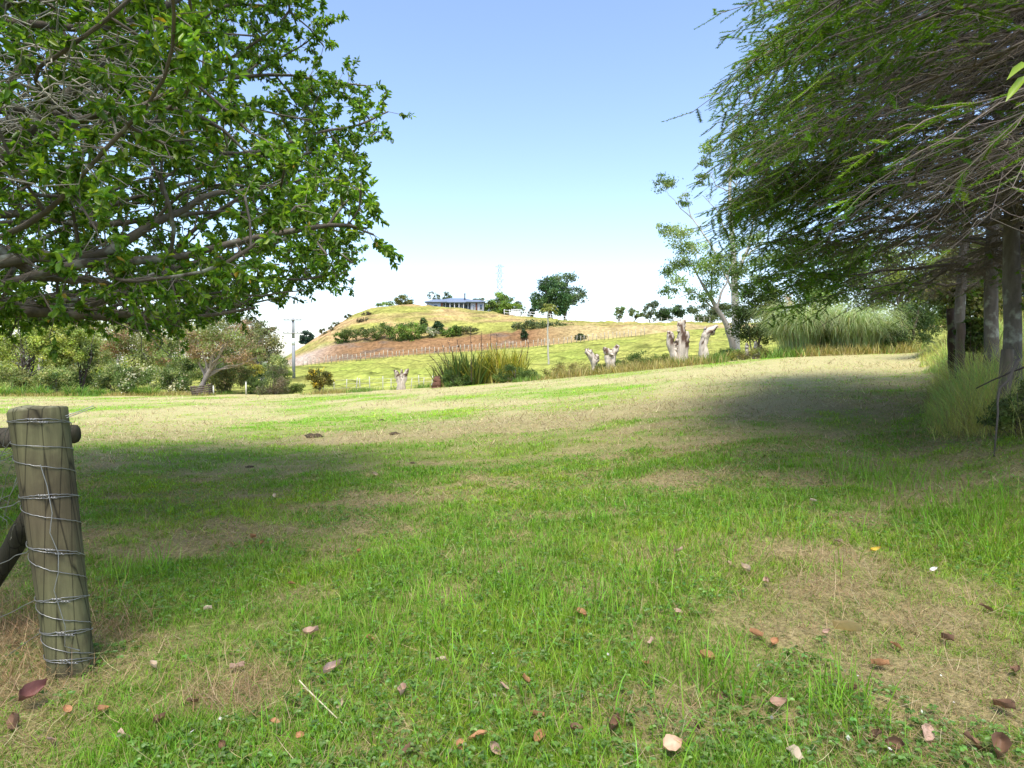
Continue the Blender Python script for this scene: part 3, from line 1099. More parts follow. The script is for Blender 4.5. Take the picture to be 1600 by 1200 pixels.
def post_mesh(b, tp, r0, r1, k=28, seg=26, wob=.012, col=(.13, .125, .06)):
    mb = MB()
    tt = np.linspace(-.03, 1, seg)
    ax = nrm((tp - b)[None])[0]
    A = nrm(np.cross(ax, [0, 1.0, 0])[None])[0]
    B_ = np.cross(ax, A)
    an = np.arange(k) / k * 2 * math.pi
    prof = 1 + .035 * np.sin(an * 2 + .5) + .02 * np.sin(an * 5) + rng.normal(0, .006, k)
    rows = []
    for s in tt:
        r = (r0 * (1 - s) + r1 * s) * prof * (1 + .012 * np.sin(an * 3 + s * 6))
        rows.append(b + (tp - b) * s + r[:, None] * (np.cos(an)[:, None] * A + np.sin(an)[:, None] * B_))
    # worn, chamfered top
    L = np.linalg.norm(tp - b)
    for dr, dz in ((.93, .012), (.7, .018), (.35, .021)):
        r = r1 * prof * dr
        rows.append(tp + ax * dz * (1 + .4 * np.sin(an + 1))[:, None] + r[:, None] * (np.cos(an)[:, None] * A + np.sin(an)[:, None] * B_))
    V = np.concatenate(rows + [[tp + ax * .02]])
    ns = len(rows)
    ii = np.arange(ns * k).reshape(ns, k)
    q = np.stack([ii[:-1], np.roll(ii[:-1], -1, 1), np.roll(ii[1:], -1, 1), ii[1:]], -1).reshape(-1, 4)
    t_ = [(ii[-1, i], ii[-1, (i + 1) % k], ns * k) for i in range(k)]
    # weathering of the wood itself: greener algae towards the foot, grey brown above, pale end grain
    cv = np.tile(np.array(col), (len(V), 1))
    sv = np.concatenate([np.repeat(np.concatenate([tt, [1, 1, 1]]), k), [1]])
    brown = np.clip(np.exp(-((sv - .62) / .2) ** 2), 0, 1)[:, None]
    cv = cv * (1 - brown * .7) + np.array([.085, .062, .04]) * brown * .7
    cv[-3 * k - 1:] = (.24, .23, .14)
    mb.add(V, q=q, t=t_, c=cv)
    return mb, ax, A, B_


mb, AX, PA, PB = post_mesh(pb, pt, .088, .112)
post_o = mb.build("post", M_POST2, fence, origin=pb)
PL = np.linalg.norm(pt - pb)


def ring(s0, tilt, a0, a1, lead=None, r=.0022, n=40, phase=0.0):
    """a wire lying on the post surface"""
    an = np.linspace(a0, a1, n)
    f = (an - a0) / (a1 - a0)
    s = s0 + tilt * np.sin(an * .5 + phase) * 1.0
    rad = .098 * (1 - s) + .113 * s
    rad = rad * (1 + .035 * np.sin(an * 2 + .5)) + .0035
    p = pb + (pt - pb) * s[:, None] + rad[:, None] * (np.cos(an)[:, None] * PA + np.sin(an)[:, None] * PB)
    if lead is not None:
        p = np.concatenate([p, curve_pts(p[-1], lead, (0, 0, -.02), 14, .004)[1:]])
    return p


# front of the post (towards the camera) is found on the circle
fdir = nrm((CAM - pb)[None] * np.array([1, 1, 0]))[0]
AF = math.atan2(fdir @ PB, fdir @ PA)
sg = 1 if (np.cross(fdir, [0, 0, 1.0]) @ (math.cos(AF + .1) * PA + math.sin(AF + .1) * PB - math.cos(AF) * PA - math.sin(AF) * PB)) > 0 else -1
lefts = [(.955, .012, None), (.865, .02, (0, 705)), (.79, .03, (-60, 722)), (.675, .012, None), (.60, .035, (-80, 800)), (.47, .03, None), (.40, .045, (-80, 900)), (.29, .012, None), (.22, .04, (-80, 985)), (.165, .015, None), (.10, .04, (-80, 1065)), (.06, .02, None)]
for s0, tilt, lead in lefts:
    w = MB()
    for ex in (0, 1) if lead is None else (0,):
        an0 = AF - sg * 2.6
        an1 = AF + sg * 2.2
        an = np.linspace(an0, an1, 44)
        x_ = (an - AF) / 2.4 * sg
        s = s0 + 2.2 * tilt * x_ + ex * .012 * np.cos(x_ * 3) + rng.normal(0, .0008, 44)
        rad = (.088 * (1 - s) + .112 * s) * (1 + .035 * np.sin(an * 2 + .5)) + .004
        p = pb + (pt - pb) * s[:, None] + rad[:, None] * (np.cos(an)[:, None] * PA + np.sin(an)[:, None] * PB)
        leftend = p[0] if p[0][0] < p[-1][0] else p[-1]
        tubes(w, p, .0018, 5, (.4, .4, .4))
        if lead is not None:
            e = at(lead[0], lead[1], pb[1] + .35)
            lp = curve_pts(leftend, e, (0, 0, -.03), 12, .004)
            tubes(w, lp, .0021, 5, (.4, .4, .4))
        else:
            # twisted knot
            kp = p[22 + ex * 3]
            th = np.linspace(0, 18, 30)
            kv = np.stack([np.linspace(-.02, .02, 30), -.004 + .004 * np.cos(th), .004 * np.sin(th)], 1) + kp + fdir * .004
            tubes(w, kv, .002, 4, (.3, .3, .3))
    w.build("wire", M_WIRE, fence, origin=pb)
# loose vertical wire tying the strands, and the loop at the top
w = MB()
ss = np.array([.80, .72, .62, .55, .47, .40, .34, .27, .20, .13, .10])
aa = AF + sg * np.array([.12, .0, -.05, .1, -.08, .0, .2, .1, .0, .1, -.35])
p = pb + (pt - pb) * ss[:, None] + .119 * (np.cos(aa)[:, None] * PA + np.sin(aa)[:, None] * PB)
tubes(w, p, .002, 5, (.4, .4, .4))
w.build("wire", M_WIRE, fence, origin=pb)
w = MB()
a = at(102, 650, pt[1] - .05)
lp = np.array([a, at(125, 642, pt[1]), at(146, 634, pt[1]), at(148, 637, pt[1]), at(130, 643, pt[1]), at(104, 653, pt[1] - .03)])
tubes(w, lp, .0018, 5, (.4, .4, .4))
w.build("wire", M_WIRE, fence, origin=pb)
w = MB()
for q_ in range(5):
    a = at(18 + q_ * 6, 650 + q_ * 10, pt[1] + .02)
    b_ = at(-10 + q_ * 7, 790 + q_ * 12, pt[1] + .2)
    tubes(w, curve_pts(a, b_, (rng.normal(0, .06), 0, rng.normal(0, .05)), 12, .03), .0018, 4, (.4, .4, .4))
w.build("wire", M_WIRE, fence, origin=pb)
w = MB()
tubes(w, curve_pts(at(-200, 697, pb[1] + .28), at(117, 678, pb[1] + .25), (0, 0, 0), 8, .001), np.array([.05, .052, .05, .05, .051, .05, .05, .048]), 12, (.10, .085, .06), .03, cap=True)
w.build("rail", M_POST2, fence, origin=pb)
w = MB()
tubes(w, curve_pts(at(-60, 985, pb[1] + .45), at(52, 800, pb[1] + .3), (0, 0, 0), 8, .004), .05, 12, (.035, .032, .02), .04, cap=True)
w.build("brace", M_POST2, fence, origin=pb)

# ------------------------------------------------------------------ right boundary: posts, bank of long grass, stick
def old_post(label, px, Y, py_top, r, leanx, group=None, col=(.10, .075, .055)):
    b = G(px, Y)
    tp = b + np.array([leanx, 0, float(zray(py_top, Y)) - b[2]])
    mb = MB()
    p = curve_pts(b - [0, 0, .1], tp, (0, 0, 0), 9, .004)
    tubes(mb, p, r * np.linspace(1.05, .9, 9), 12, col, .05, cap=True)
    o = mb.build("fence_post", M_POSTWOOD, None, origin=b)
    o.location = b
    return tag(o, label, "post", group)


old_post("grey leaning fence post at foot of the lichen-flecked conifer", 1566, 8.2, 546, .075, .06, "old posts on the right bank", (.17, .14, .10))
old_post("dark slanting post sticking up out of yellow grass", 1492, 13.0, 482, .075, -.13, "old posts on the right bank", (.05, .035, .025))
old_post("short upright post with weathered top beside the dark slanting post", 1499, 12.0, 505, .08, 0, "old posts on the right bank", (.13, .10, .075))
mb = MB()
b = at(1525, 607, 7.0)
b[2] = max(b[2], float(H(b[0], b[1])) + .02)
e = at(1640, 558, 6.6)
p = curve_pts(b, e, (0, 0, .01), 9, .008)
tubes(mb, p, np.linspace(.007, .012, 9), 6, (.07, .055, .045), .06, cap=True)
f_ = curve_pts(at(1592, 560, 6.7), at(1555, 655, 6.6), (-.04, 0, 0), 9, .02)
f_[-1][2] = float(H(f_[-1][0], f_[-1][1]))
tubes(mb, f_, np.linspace(.014, .008, 9), 6, (.13, .11, .09), .06, cap=True)
o = mb.build("fallen_branch", M_TWIG)
tag(o, "thin dark dead branch propped in the right bank grass", "branch")

g = MB()
n = 34000
tt = rng.uniform(0, 1, n)
y = 5.2 * (29 / 5.2) ** tt
off = np.abs(rng.normal(0, .10, n))
edge_ = .652 + .05 * (fbm(y * .45, y * 0 + 3, 151, 3) - .5) + .03 * (fbm(y * 2.0, y * 0 + 7, 153, 2) - .5)
x = (edge_ + off) * y
x = np.where(y < 9.2, np.maximum(x, 5.55 + (9.2 - y) * .28 + rng.normal(0, .25, n)), x)
hgt = (.14 + .62 * np.clip(off / .07, 0, 1)) * rng.uniform(.4, 1.4, n) * np.where(y < 8, .65, 1) * (1 + .02 * np.clip(y - 9, 0, 20))
mix = fbm(x * .8, y * .5, 121, 3)
cg = np.where((mix + rng.normal(0, .08, n) > .5)[:, None], np.array([.52, .52, .15]), np.array([.36, .50, .13]))
cg = np.where((rng.uniform(size=n) < .22)[:, None], np.array([.36, .29, .14]), cg)
blades(g, np.stack([x, y, H(x, y) - .02], 1), rng.uniform(0, 6.28, n), np.abs(rng.normal(.2, .4, n)), hgt, np.maximum(.004, .0009 * y) * rng.uniform(.6, 1.3, n), vary(cg, n, .22, .07), 3, rng.uniform(.2, 1.9, n))
o = g.build("long_grass", M_GRASS)
tag(o, "long yellow-green grass on the bank under the conifers", "grass", kind="stuff")

# rough strip beyond the mown edge
g = MB()
n = 24000
px = rng.uniform(-100, 1440, n)
u = (px - 800) / 1000
ye = np.interp(u, UU, YE)
y = ye + rng.uniform(.6, 4.5, n)
x = u * y
dens = fbm(x * .25, y * .3, 131, 3)
ok = (dens > .36) & ((px < 700) | (px > 800))
x, y, px, dens = x[ok], y[ok], px[ok], dens[ok]
n = len(x)
kc = fbm(x * .3 + 9, y * .2, 133, 3) + rng.normal(0, .07, n)
cg = np.where((kc > .52)[:, None], np.array([.36, .30, .10]), np.array([.15, .25, .04]))
blades(g, np.stack([x, y, H(x, y) - .03], 1), rng.uniform(0, 6.28, n), np.abs(rng.normal(.15, .3, n)), rng.uniform(.2, .75, n) * np.where(px < 480, .6, np.where(px < 860, .7, 1.15)), rng.uniform(.03, .055, n), vary(cg, n, .2, .06), 2, rng.uniform(.2, 1.2, n))
o = g.build("rough_grass", M_GRASS)
tag(o, "rough uncut grass along the far edge of the lawn", "grass", kind="stuff")

# ------------------------------------------------------------------ pollarded stumps
def stump(label, px, Y, py_base, stubs, r, knots=6, group="bare pollarded stumps beyond the lawn", col=(.52, .45, .36)):
    b = G(px, Y)
    mb = MB()
    mp = Y / 1000
    segs = [s for s in stubs]
    for pts, rr in segs:
        P = np.array([[(a - 800) * mp, Y + (d_ if len(q_) > 2 else 0), zray(c_, Y)] for q_ in pts for a, c_, d_ in [(q_[0], q_[1], q_[2] if len(q_) > 2 else 0)]], float)
        # resample
        t0 = np.linspace(0, 1, len(P))
        t1 = np.linspace(0, 1, 14)
        Pi = np.stack([np.interp(t1, t0, P[:, i]) for i in range(3)], 1) + rng.normal(0, .02, (14, 3))
        Ri = np.interp(t1, np.linspace(0, 1, len(rr)), np.array(rr) * mp) * .82 * (1 + .06 * rng.normal(size=14))
        n0 = len(mb.c)
        tubes(mb, Pi, Ri, 12, np.array(col)[None] * rng.uniform(.85, 1.1), .04, cap=True, flute=.13)
        # dark hollows and torn heartwood near the heads
        cv = mb.c[-1]
        m_ = vnoise(np.arange(len(cv)) % 12 * .7, np.arange(len(cv)) // 12 * .45, int(px))
        hd_ = np.clip((np.arange(len(cv)) / len(cv) - .35) * 1.6, .1, 1)
        mb.c[-1] = np.where((m_ * (0.55 + hd_) > .72)[:, None], np.array([.10, .06, .04]), cv)
    o = mb.build("tree_stump", M_DEADWOOD, None, origin=b)
    o.location = b
    return tag(o, label, "stump", group)


stump("small pale stump with two short horns standing alone by the lawn edge", 627, 43.4, 612,
      [([(627, 615), (626, 598), (622, 588), (619, 580)], [7, 6, 5, 3.5]), ([(628, 614), (629, 598), (633, 586), (636, 578)], [6, 5, 4.5, 3]), ([(619, 582), (616, 579)], [3.5, 2]), ([(635, 580), (638, 577)], [3, 1.5]), ([(627, 592), (628, 578)], [4, 2])], .3)
stump("crooked stump with one arm leaning left, left of the close pair", 925, 38.6, 580,
      [([(928, 584), (929, 570), (926, 560), (918, 550), (915, 546)], [5.5, 5, 6, 5, 3]), ([(930, 566), (933, 556)], [6, 4]), ([(920, 552), (924, 548)], [5, 2.5])], .3)
stump("dark-topped stump with forked knobbly head, right of the close pair", 953, 38.0, 576,
      [([(952, 580), (951, 565), (950, 555), (948, 546)], [6, 6, 7, 6]), ([(957, 578), (957, 562), (960, 550), (965, 540)], [5, 5, 6, 3.5]), ([(948, 549), (945, 544)], [6, 3]), ([(955, 556), (954, 546)], [7, 5])], .3)
stump("tall pale pollard stump with three upright limbs, biggest of the stumps", 1060, 36.5, 570,
      [([(1062, 575), (1062, 556), (1064, 536), (1065, 515), (1065, 499)], [9, 8, 7.5, 6, 3.5]), ([(1058, 572), (1053, 555), (1047, 540), (1047, 524), (1049, 518)], [7, 7, 7, 7.5, 4]), ([(1065, 570), (1069, 552), (1070, 535), (1072, 518)], [7, 6, 6, 4]), ([(1048, 528), (1045, 520)], [7, 4]), ([(1062, 520), (1060, 503)], [5, 2.5]), ([(1067, 512), (1070, 500)], [4, 1.5]), ([(1055, 548), (1056, 530)], [6, 3])], .3)
stump("thick pale stump with its broken head bent to the right", 1099, 35.5, 567,
      [([(1100, 570), (1100, 552), (1100, 538), (1101, 526), (1106, 518), (1113, 512), (1120, 508)], [8, 7.5, 7, 8, 8, 6, 3]), ([(1096, 568), (1095, 550), (1096, 535), (1100, 522)], [5, 5, 5, 5]), ([(1104, 524), (1101, 514)], [7, 4]), ([(1110, 516), (1113, 522)], [5, 3])], .3)
stump("rounded reddish-brown rotten stump at left foot of the flax", 682, 41.5, 606,
      [([(682, 610), (682, 600), (683, 592), (684, 588)], [9, 8.5, 7, 3]), ([(677, 609), (679, 598)], [5, 3])], .3, group=None, col=(.14, .07, .045))
for i, (px, tt_) in enumerate([(1166, 536), (1180, 533), (1187, 540)]):
    lb = ["short pale cut stump left of two others before the dark shrub", "tallest of three short pale stumps before the dark shrub", "low pale stump beside the pampas grass, rightmost of three short ones"][i]
    stump(lb, px, 35.5, 552, [([(px, 556), (px, 545), (px + .5, tt_)], [3.5, 3, 2.2]), ([(px + 1, 548), (px + 2, tt_ + 3)], [2.5, 1.5])], .1, group="short cut stumps by the pampas grass", col=(.5, .44, .36))

# grey boulder by the flax
mb = MB()
b = G(679, 50)
an = rng.normal(size=(1, 3))
for i in range(3):
    c0 = b + np.array([i * .22 - .2, rng.normal(0, .1), .35 + .12 * i])
    th, ph = np.meshgrid(np.linspace(0, math.pi, 7), np.arange(9) / 9 * 2 * math.pi, indexing='ij')
    rr = .38 * rng.uniform(.8, 1.15, th.shape)
    rr[0] = rr[0, 0]
    rr[-1] = rr[-1, 0]
    v = np.stack([np.sin(th) * np.cos(ph), np.sin(th) * np.sin(ph), np.cos(th) * .8], -1) * rr[..., None] + c0
    ii = np.arange(63).reshape(7, 9)
    mb.add(v.reshape(-1, 3), q=np.stack([ii[:-1], ii[1:], np.roll(ii[1:], -1, 1), np.roll(ii[:-1], -1, 1)], -1).reshape(-1, 4), c=(.35, .36, .36))
o = mb.build("boulder", M_DEADWOOD, origin=b)
o.location = b
tag(o, "grey rock heap standing left of the flax clump", "rock")

# ------------------------------------------------------------------ strap-leaved clumps
def straps(name, label, cat, px, Y, spots, n, L, Wd, cols, lean, droop, group=None, w=None, segs=6, spread=.25, leafname="leaves", mt=None, parts=True, pw=1.3):
    b0 = G(px, Y)
    t = thing(name, label, cat, b0, group)
    mb = MB()
    for sp, dy, hs in spots:
        b = np.array([(sp - 800) / 1000 * (Y + dy), Y + dy, 0])
        k = n // len(spots)
        a = rng.uniform(0, 6.28, k)
        r = np.abs(rng.normal(0, spread, k))
        x = b[0] + np.cos(a) * r
        y = b[1] + np.sin(a) * r
        c = vary(pick(cols, k, w), k, .15, .05)
        blades(mb, np.stack([x, y, H(x, y) - .02], 1), a + rng.normal(0, .5, k), np.abs(rng.normal(lean, lean * .5, k)), rng.uniform(.6, 1.1, k) * L * hs, Wd * rng.uniform(.7, 1.3, k), c, segs, droop * rng.uniform(.4, 1.5, k) if pw < 2 else droop * rng.uniform(.8, 1.1, k), pw=pw)
    mb.build(leafname, mt or M_FOL, t, smooth=False, origin=b0)
    return t, b0


fl, fb = straps("flax_bush", "big flax clump with sword leaves, green at left and yellow-striped at right", "flax", 755, 42.0,
                [(700, 1, .8), (715, 0, .95), (730, .5, 1.0), (742, -.5, .95)], 420, 2.6, .12, [(.13, .17, .045), (.09, .14, .04), (.22, .22, .05)], .38, .35, segs=4, spread=.35)
mb = MB()
for sp, dy, hs in [(755, 0, 1.0), (768, .5, 1.1), (780, -.3, 1.15), (795, .4, 1.1), (808, 0, .95)]:
    k = 85
    b = np.array([(sp - 800) / 1000 * 42, 42 + dy])
    x = b[0] + rng.normal(0, .3, k)
    y = b[1] + rng.normal(0, .3, k)
    blades(mb, np.stack([x, y, H(x, y) - .02], 1), rng.uniform(0, 6.28, k), np.abs(rng.normal(.3, .2, k)), rng.uniform(.65, 1.05, k) * 2.5 * hs, .115 * rng.uniform(.7, 1.3, k), vary(pick([(.42, .36, .05), (.52, .46, .10), (.24, .26, .05), (.34, .33, .06)], k), k, .12, .04), 4, rng.uniform(.1, .9, k))
mb.build("yellow_leaves", M_FOL, fl, smooth=False, origin=fb)["label"] = "yellow-striped sword leaves"
for a0, b0_, tx, ty in [(700, 590, 672, 556), (705, 590, 690, 536), (712, 590, 681, 548), (720, 588, 700, 534), (728, 588, 714, 532), (737, 585, 735, 512), (752, 585, 752, 520), (768, 585, 767, 518), (776, 585, 776, 522), (700, 595, 668, 568), (820, 585, 826, 535), (805, 585, 818, 540)]:
    w = MB()
    y = 42 + rng.normal(0, .5)
    p = curve_pts(at(a0, b0_ + 12, y), at(tx, ty, y), ((a0 - tx) * .004, 0, .05), 8, .006)
    tubes(w, p, np.linspace(.028, .016, 8), 5, (.07, .045, .035))
    pods = p[4:].repeat(5, 0) + rng.normal(0, .05, (20, 3))
    flecks(w, pods, .11, vary((.08, .05, .035), 20, .2, .05), asp=.4)
    w.build("flower_stalk", M_TWIG, fl, origin=fb)

for lb, px, Y, sp in [("pampas grass clump with a pink plume beside the dark shrub", 1252, 34.5, [(1244, 0, .86), (1258, -.4, 1.08), (1274, .3, .88)]),
                      ("wide grey-green pampas grass clump right of the plumed one", 1338, 33.5, [(1320, 0, .92), (1340, -.3, .88), (1358, .2, .62)])]:
    t, b = straps("pampas_grass", lb, "pampas grass", px, Y, sp, 4200, 4.3, .03, [(.38, .48, .24), (.48, .53, .29), (.30, .39, .17), (.58, .50, .33)], .16, 2.75, "pampas grass clumps", [.35, .35, .2, .1], segs=9, spread=.35, pw=2.2)
    if px == 1252:
        w = MB()
        p = curve_pts(at(1240, 520, 34.5), at(1232, 462, 34.3), (.1, 0, 0), 8, .01)
        tubes(w, p, .012, 5, (.4, .34, .22))
        pp = p[4:].repeat(120, 0) + rng.normal(0, .09, (480, 3)) + np.array([0, 0, -.1])
        flecks(w, pp, .12, vary((.62, .47, .40), 480, .1, .03), asp=.25)
        w.build("plume", M_FOL, t, smooth=False, origin=b)

AG = [(.13, .26, .04), (.20, .34, .05), (.09, .19, .04), (.30, .36, .09)]
for lb, px, Y, sp in [("bright strap-leaved clump at the far left edge under pale trees", 8, 47, [(-8, 0, 1), (12, .3, 1)]),
                      ("bright strap-leaved clump in front of the dark multi-stemmed tree", 48, 47, [(36, 0, 1), (58, .2, 1.05), (72, 0, .8)]),
                      ("lone bright strap-leaved clump between two tree trunks", 118, 47, [(110, 0, 1), (126, 0, 1)]),
                      ("bluish green strap-leaved clump below the cream flowering bushes", 224, 47, [(216, 0, .95), (234, 0, 1)]),
                      ("small faint strap-leaved tuft left of the cream flowering bushes", 160, 47.2, [(152, 0, .7), (165, 0, .6)])]:
    straps("agapanthus_clump", lb, "plant", px, Y, sp, 230, 1.15, .055, AG, .4, 1.3, "strap-leaved clumps along the left lawn edge", segs=4, spread=.25)

# ------------------------------------------------------------------ left garden
KAN = [(.38, .42, .10), (.29, .35, .08), (.45, .46, .13), (.22, .28, .07)]
OLV = [(.27, .31, .11), (.20, .25, .08), (.34, .35, .14)]
RED = [(.38, .24, .15), (.30, .29, .11), (.24, .26, .09), (.42, .28, .18)]
DG = [(.09, .14, .04), (.12, .18, .05), (.17, .23, .07)]
DK = (.07, .055, .045)
tree("garden_tree", "pale yellow-green tree on several dark stems, leftmost in the garden", "tree", 38, 50, [(30, 545, 36, 26), (60, 535, 30, 22), (0, 540, 26, 24), (35, 520, 34, 18), (75, 555, 20, 18)], KAN, 8000, .17, .13, DK, stems=4, group="trees in the garden left of the lawn", per=12)
tree("garden_tree", "pale yellow-green tree with slim dark trunk right of the pale-barked one", "tree", 84, 51, [(88, 540, 32, 24), (100, 520, 30, 20), (115, 555, 22, 20), (75, 515, 22, 16)], KAN, 7500, .17, .11, DK, group="trees in the garden left of the lawn", per=12)
tree("garden_tree", "olive tree with thin dark stems between pale tree and cream bushes", "tree", 125, 52, [(128, 545, 26, 26), (140, 525, 26, 22), (150, 560, 20, 20)], KAN[:2] + OLV, 7000, .17, .09, DK, stems=3, group="trees in the garden left of the lawn", per=12)
tree("garden_tree", "tall tree with bare pale trunk rising above the yellow-green trees", "tree", 61, 55, [(70, 490, 30, 16), (40, 495, 24, 14), (100, 498, 30, 12)], OLV, 3000, .2, .22, (.34, .31, .28), group="trees in the garden left of the lawn", barkm=M_PALEBARK)
tree("garden_tree", "rounded olive and russet tree behind the cream flowering bushes", "tree", 205, 58, [(205, 545, 42, 30), (180, 535, 26, 24), (235, 550, 28, 26), (215, 520, 36, 22)], OLV + RED[:1], 9000, .19, .15, DK, group="trees in the garden left of the lawn", per=14)
tree("garden_tree", "russet-tinged tree with grey twigs above the olive round tree", "tree", 188, 66, [(170, 505, 34, 22), (215, 502, 30, 18), (140, 500, 30, 22)], RED, 6000, .2, .15, (.25, .22, .2), group="trees in the garden left of the lawn")
tree("garden_tree", "tall sparse grey-green tree at the back of the garden", "tree", 262, 72, [(262, 520, 30, 26), (285, 505, 24, 20), (245, 535, 30, 26), (270, 560, 26, 22)], OLV, 6500, .21, .15, (.25, .22, .2), group="trees in the garden left of the lawn")
tree("garden_tree", "reddish-brown leafy tree with twisted pale trunk and a wooden crate at its foot", "tree", 302, 47.5,
     [(330, 540, 40, 26), (300, 525, 30, 24), (370, 548, 34, 20), (350, 515, 36, 22), (318, 555, 18, 12), (395, 555, 22, 16)], [(.28, .30, .11), (.34, .25, .15), (.22, .26, .09), (.40, .28, .18)], 9500, .16, .2, (.33, .28, .23), group="trees in the garden left of the lawn", barkm=M_PALEBARK, per=13, lean=-.04, stems=2)
tree("garden_tree", "darker russet tree with pale stub trunk nearest the power pole", "tree", 408, 56, [(408, 530, 34, 22), (428, 548, 18, 20), (385, 515, 26, 18), (415, 510, 18, 12), (398, 550, 24, 18)], [(.19, .21, .09), (.29, .22, .13), (.22, .22, .10)], 8500, .18, .2, (.36, .34, .31), group="trees in the garden left of the lawn", barkm=M_PALEBARK)
tree("garden_tree", "faint grey-green tree at the back between the red trees", "tree", 350, 85, [(345, 520, 60, 26), (300, 525, 40, 26), (390, 530, 40, 24)], [(.20, .23, .11), (.25, .26, .13)], 7000, .26, .15, (.25, .22, .2), group="trees in the garden left of the lawn")
tree("garden_tree", "hazy pale tree at the back left behind the pale-barked trunk", "tree", 40, 80, [(0, 525, 60, 34), (60, 520, 50, 30), (110, 520, 50, 30)], [(.22, .26, .11), (.27, .29, .13)], 8000, .27, .15, (.25, .22, .2), group="trees in the garden left of the lawn")
tree("distant_tree", "small dark blue-green tree in the distance right of the power pole", "tree", 479, 230, [(479, 525, 9, 8), (474, 531, 7, 6), (486, 531, 6, 5)], [(.06, .10, .07), (.09, .13, .09)], 1600, .8, .3, DK, base=[(479 - 800) * .23, 230, 3])
for lb, px, Y, bl, cl_ in [("tall hedge bush filling the gap behind the leftmost pale trees", 20, 92, [(0, 560, 60, 34), (50, 566, 40, 30)], KAN),
                           ("wide olive hedge bush behind the slim dark trunk", 110, 95, [(95, 560, 44, 32), (140, 566, 40, 28)], OLV),
                           ("olive-green hedge bush behind the cream flowering bushes", 200, 90, [(185, 562, 46, 32), (230, 568, 36, 26)], OLV + KAN),
                           ("pale green hedge bush behind the twisted pale trunk", 290, 94, [(275, 562, 44, 32), (315, 566, 40, 30)], KAN),
                           ("dull green hedge bush behind the darker russet tree", 385, 88, [(370, 566, 40, 28), (410, 572, 32, 24)], OLV)]:
    shrub("hedge_bush", lb, "bush", px, Y, bl, cl_, 6500, .3, "bushes at the back of the garden", tr=.08, per=20)
for lb, px, Y, bl, cl_ in [("mid green leafy bush under the slim dark trunk", 92, 49, [(90, 590, 24, 18), (70, 596, 16, 14)], DG + OLV),
                           ("fresh green leafy bush under the twisted pale trunk", 286, 50, [(285, 585, 24, 24), (300, 575, 18, 16)], DG + OLV),
                           ("olive leafy bush under the multi-stemmed left tree", 20, 49, [(15, 592, 24, 18), (40, 598, 18, 12)], OLV),
                           ("shaded green bush between twisted trunk and yellow-leaved bush", 325, 52, [(322, 580, 22, 20), (350, 575, 22, 18)], DG),
                           ("green leafy bush behind the grey-brown conical bush", 425, 53, [(425, 572, 20, 18), (440, 585, 14, 16)], DG + OLV)]:
    shrub("garden_bush", lb, "bush", px, Y, bl, cl_, 4200, .14, "bushes under the garden trees")
CR = (.62, .58, .40)
for lb, px, Y, bl, fl_ in [("dark green bush dotted with cream flowers, left of the cream group", 178, 49, [(178, 588, 22, 18), (165, 595, 14, 14)], 120),
                           ("cream flowering bush with a russet patch, middle of the cream group", 205, 48.5, [(205, 592, 24, 17), (222, 585, 18, 14)], 420),
                           ("large cream flowering bush beside the pale twisted trunk", 262, 48.5, [(245, 592, 22, 20), (270, 595, 22, 18), (285, 602, 14, 12)], 520),
                           ("low cream flowering bush in front, at the lawn edge", 200, 47, [(200, 606, 10, 8)], 120)]:
    shrub("flowering_bush", lb, "bush", px, Y, bl, DG + OLV[:1], 4200, .13, "cream flowering bushes by the lawn", flowers=(CR, fl_, .12))
shrub("flowering_bush", "yellow and pink-tinged flowering bush right of the wooden crate", "bush", 350, 49, [(345, 592, 20, 16), (372, 588, 22, 16), (350, 606, 12, 10)], [(.12, .15, .05), (.20, .20, .07)], 4800, .13, "bushes between crate and power pole", flowers=((.55, .42, .22), 420, .12))
shrub("garden_bush", "bright yellow-leaved bush between the crate and the russet tree", "bush", 397, 52, [(397, 582, 14, 12), (388, 590, 14, 12)], [(.38, .33, .06), (.25, .25, .06)], 2600, .13, "bushes between crate and power pole")
shrub("garden_bush", "twiggy grey-brown conical bush left of the power pole", "bush", 430, 47.5, [(430, 595, 20, 24), (425, 608, 26, 12)], [(.19, .15, .10), (.13, .12, .07), (.12, .15, .06)], 5200, .13, "bushes between crate and power pole", asp=.3)
shrub("garden_bush", "dark green low bush left of the grey-brown conical bush", "bush", 405, 48, [(405, 600, 16, 18), (392, 606, 14, 10)], DG, 3200, .13, "bushes between crate and power pole")
shrub("garden_bush", "pale green weedy bush at the foot of the power pole", "bush", 455, 49, [(452, 606, 14, 10), (466, 606, 10, 8)], [(.17, .22, .06), (.24, .27, .09)], 2400, .12, "bushes between crate and power pole")
shrub("garden_bush", "dense green backdrop bush behind the strap-leaved clumps", "bush", 110, 54, [(100, 596, 44, 14), (150, 592, 30, 16), (40, 600, 30, 10)], [(.12, .16, .05), (.17, .20, .07)], 5200, .16, "bushes between crate and power pole")
t = shrub("gorse_bush", "round bush with yellow flowers standing on the mown paddock edge", "bush", 498, 46.5, [(498, 590, 16, 12), (490, 586, 12, 10), (508, 592, 12, 12), (499, 600, 11, 8)], [(.14, .13, .03), (.10, .11, .03), (.20, .17, .04)], 4200, .11, flowers=((.62, .43, .03), 420, .09))

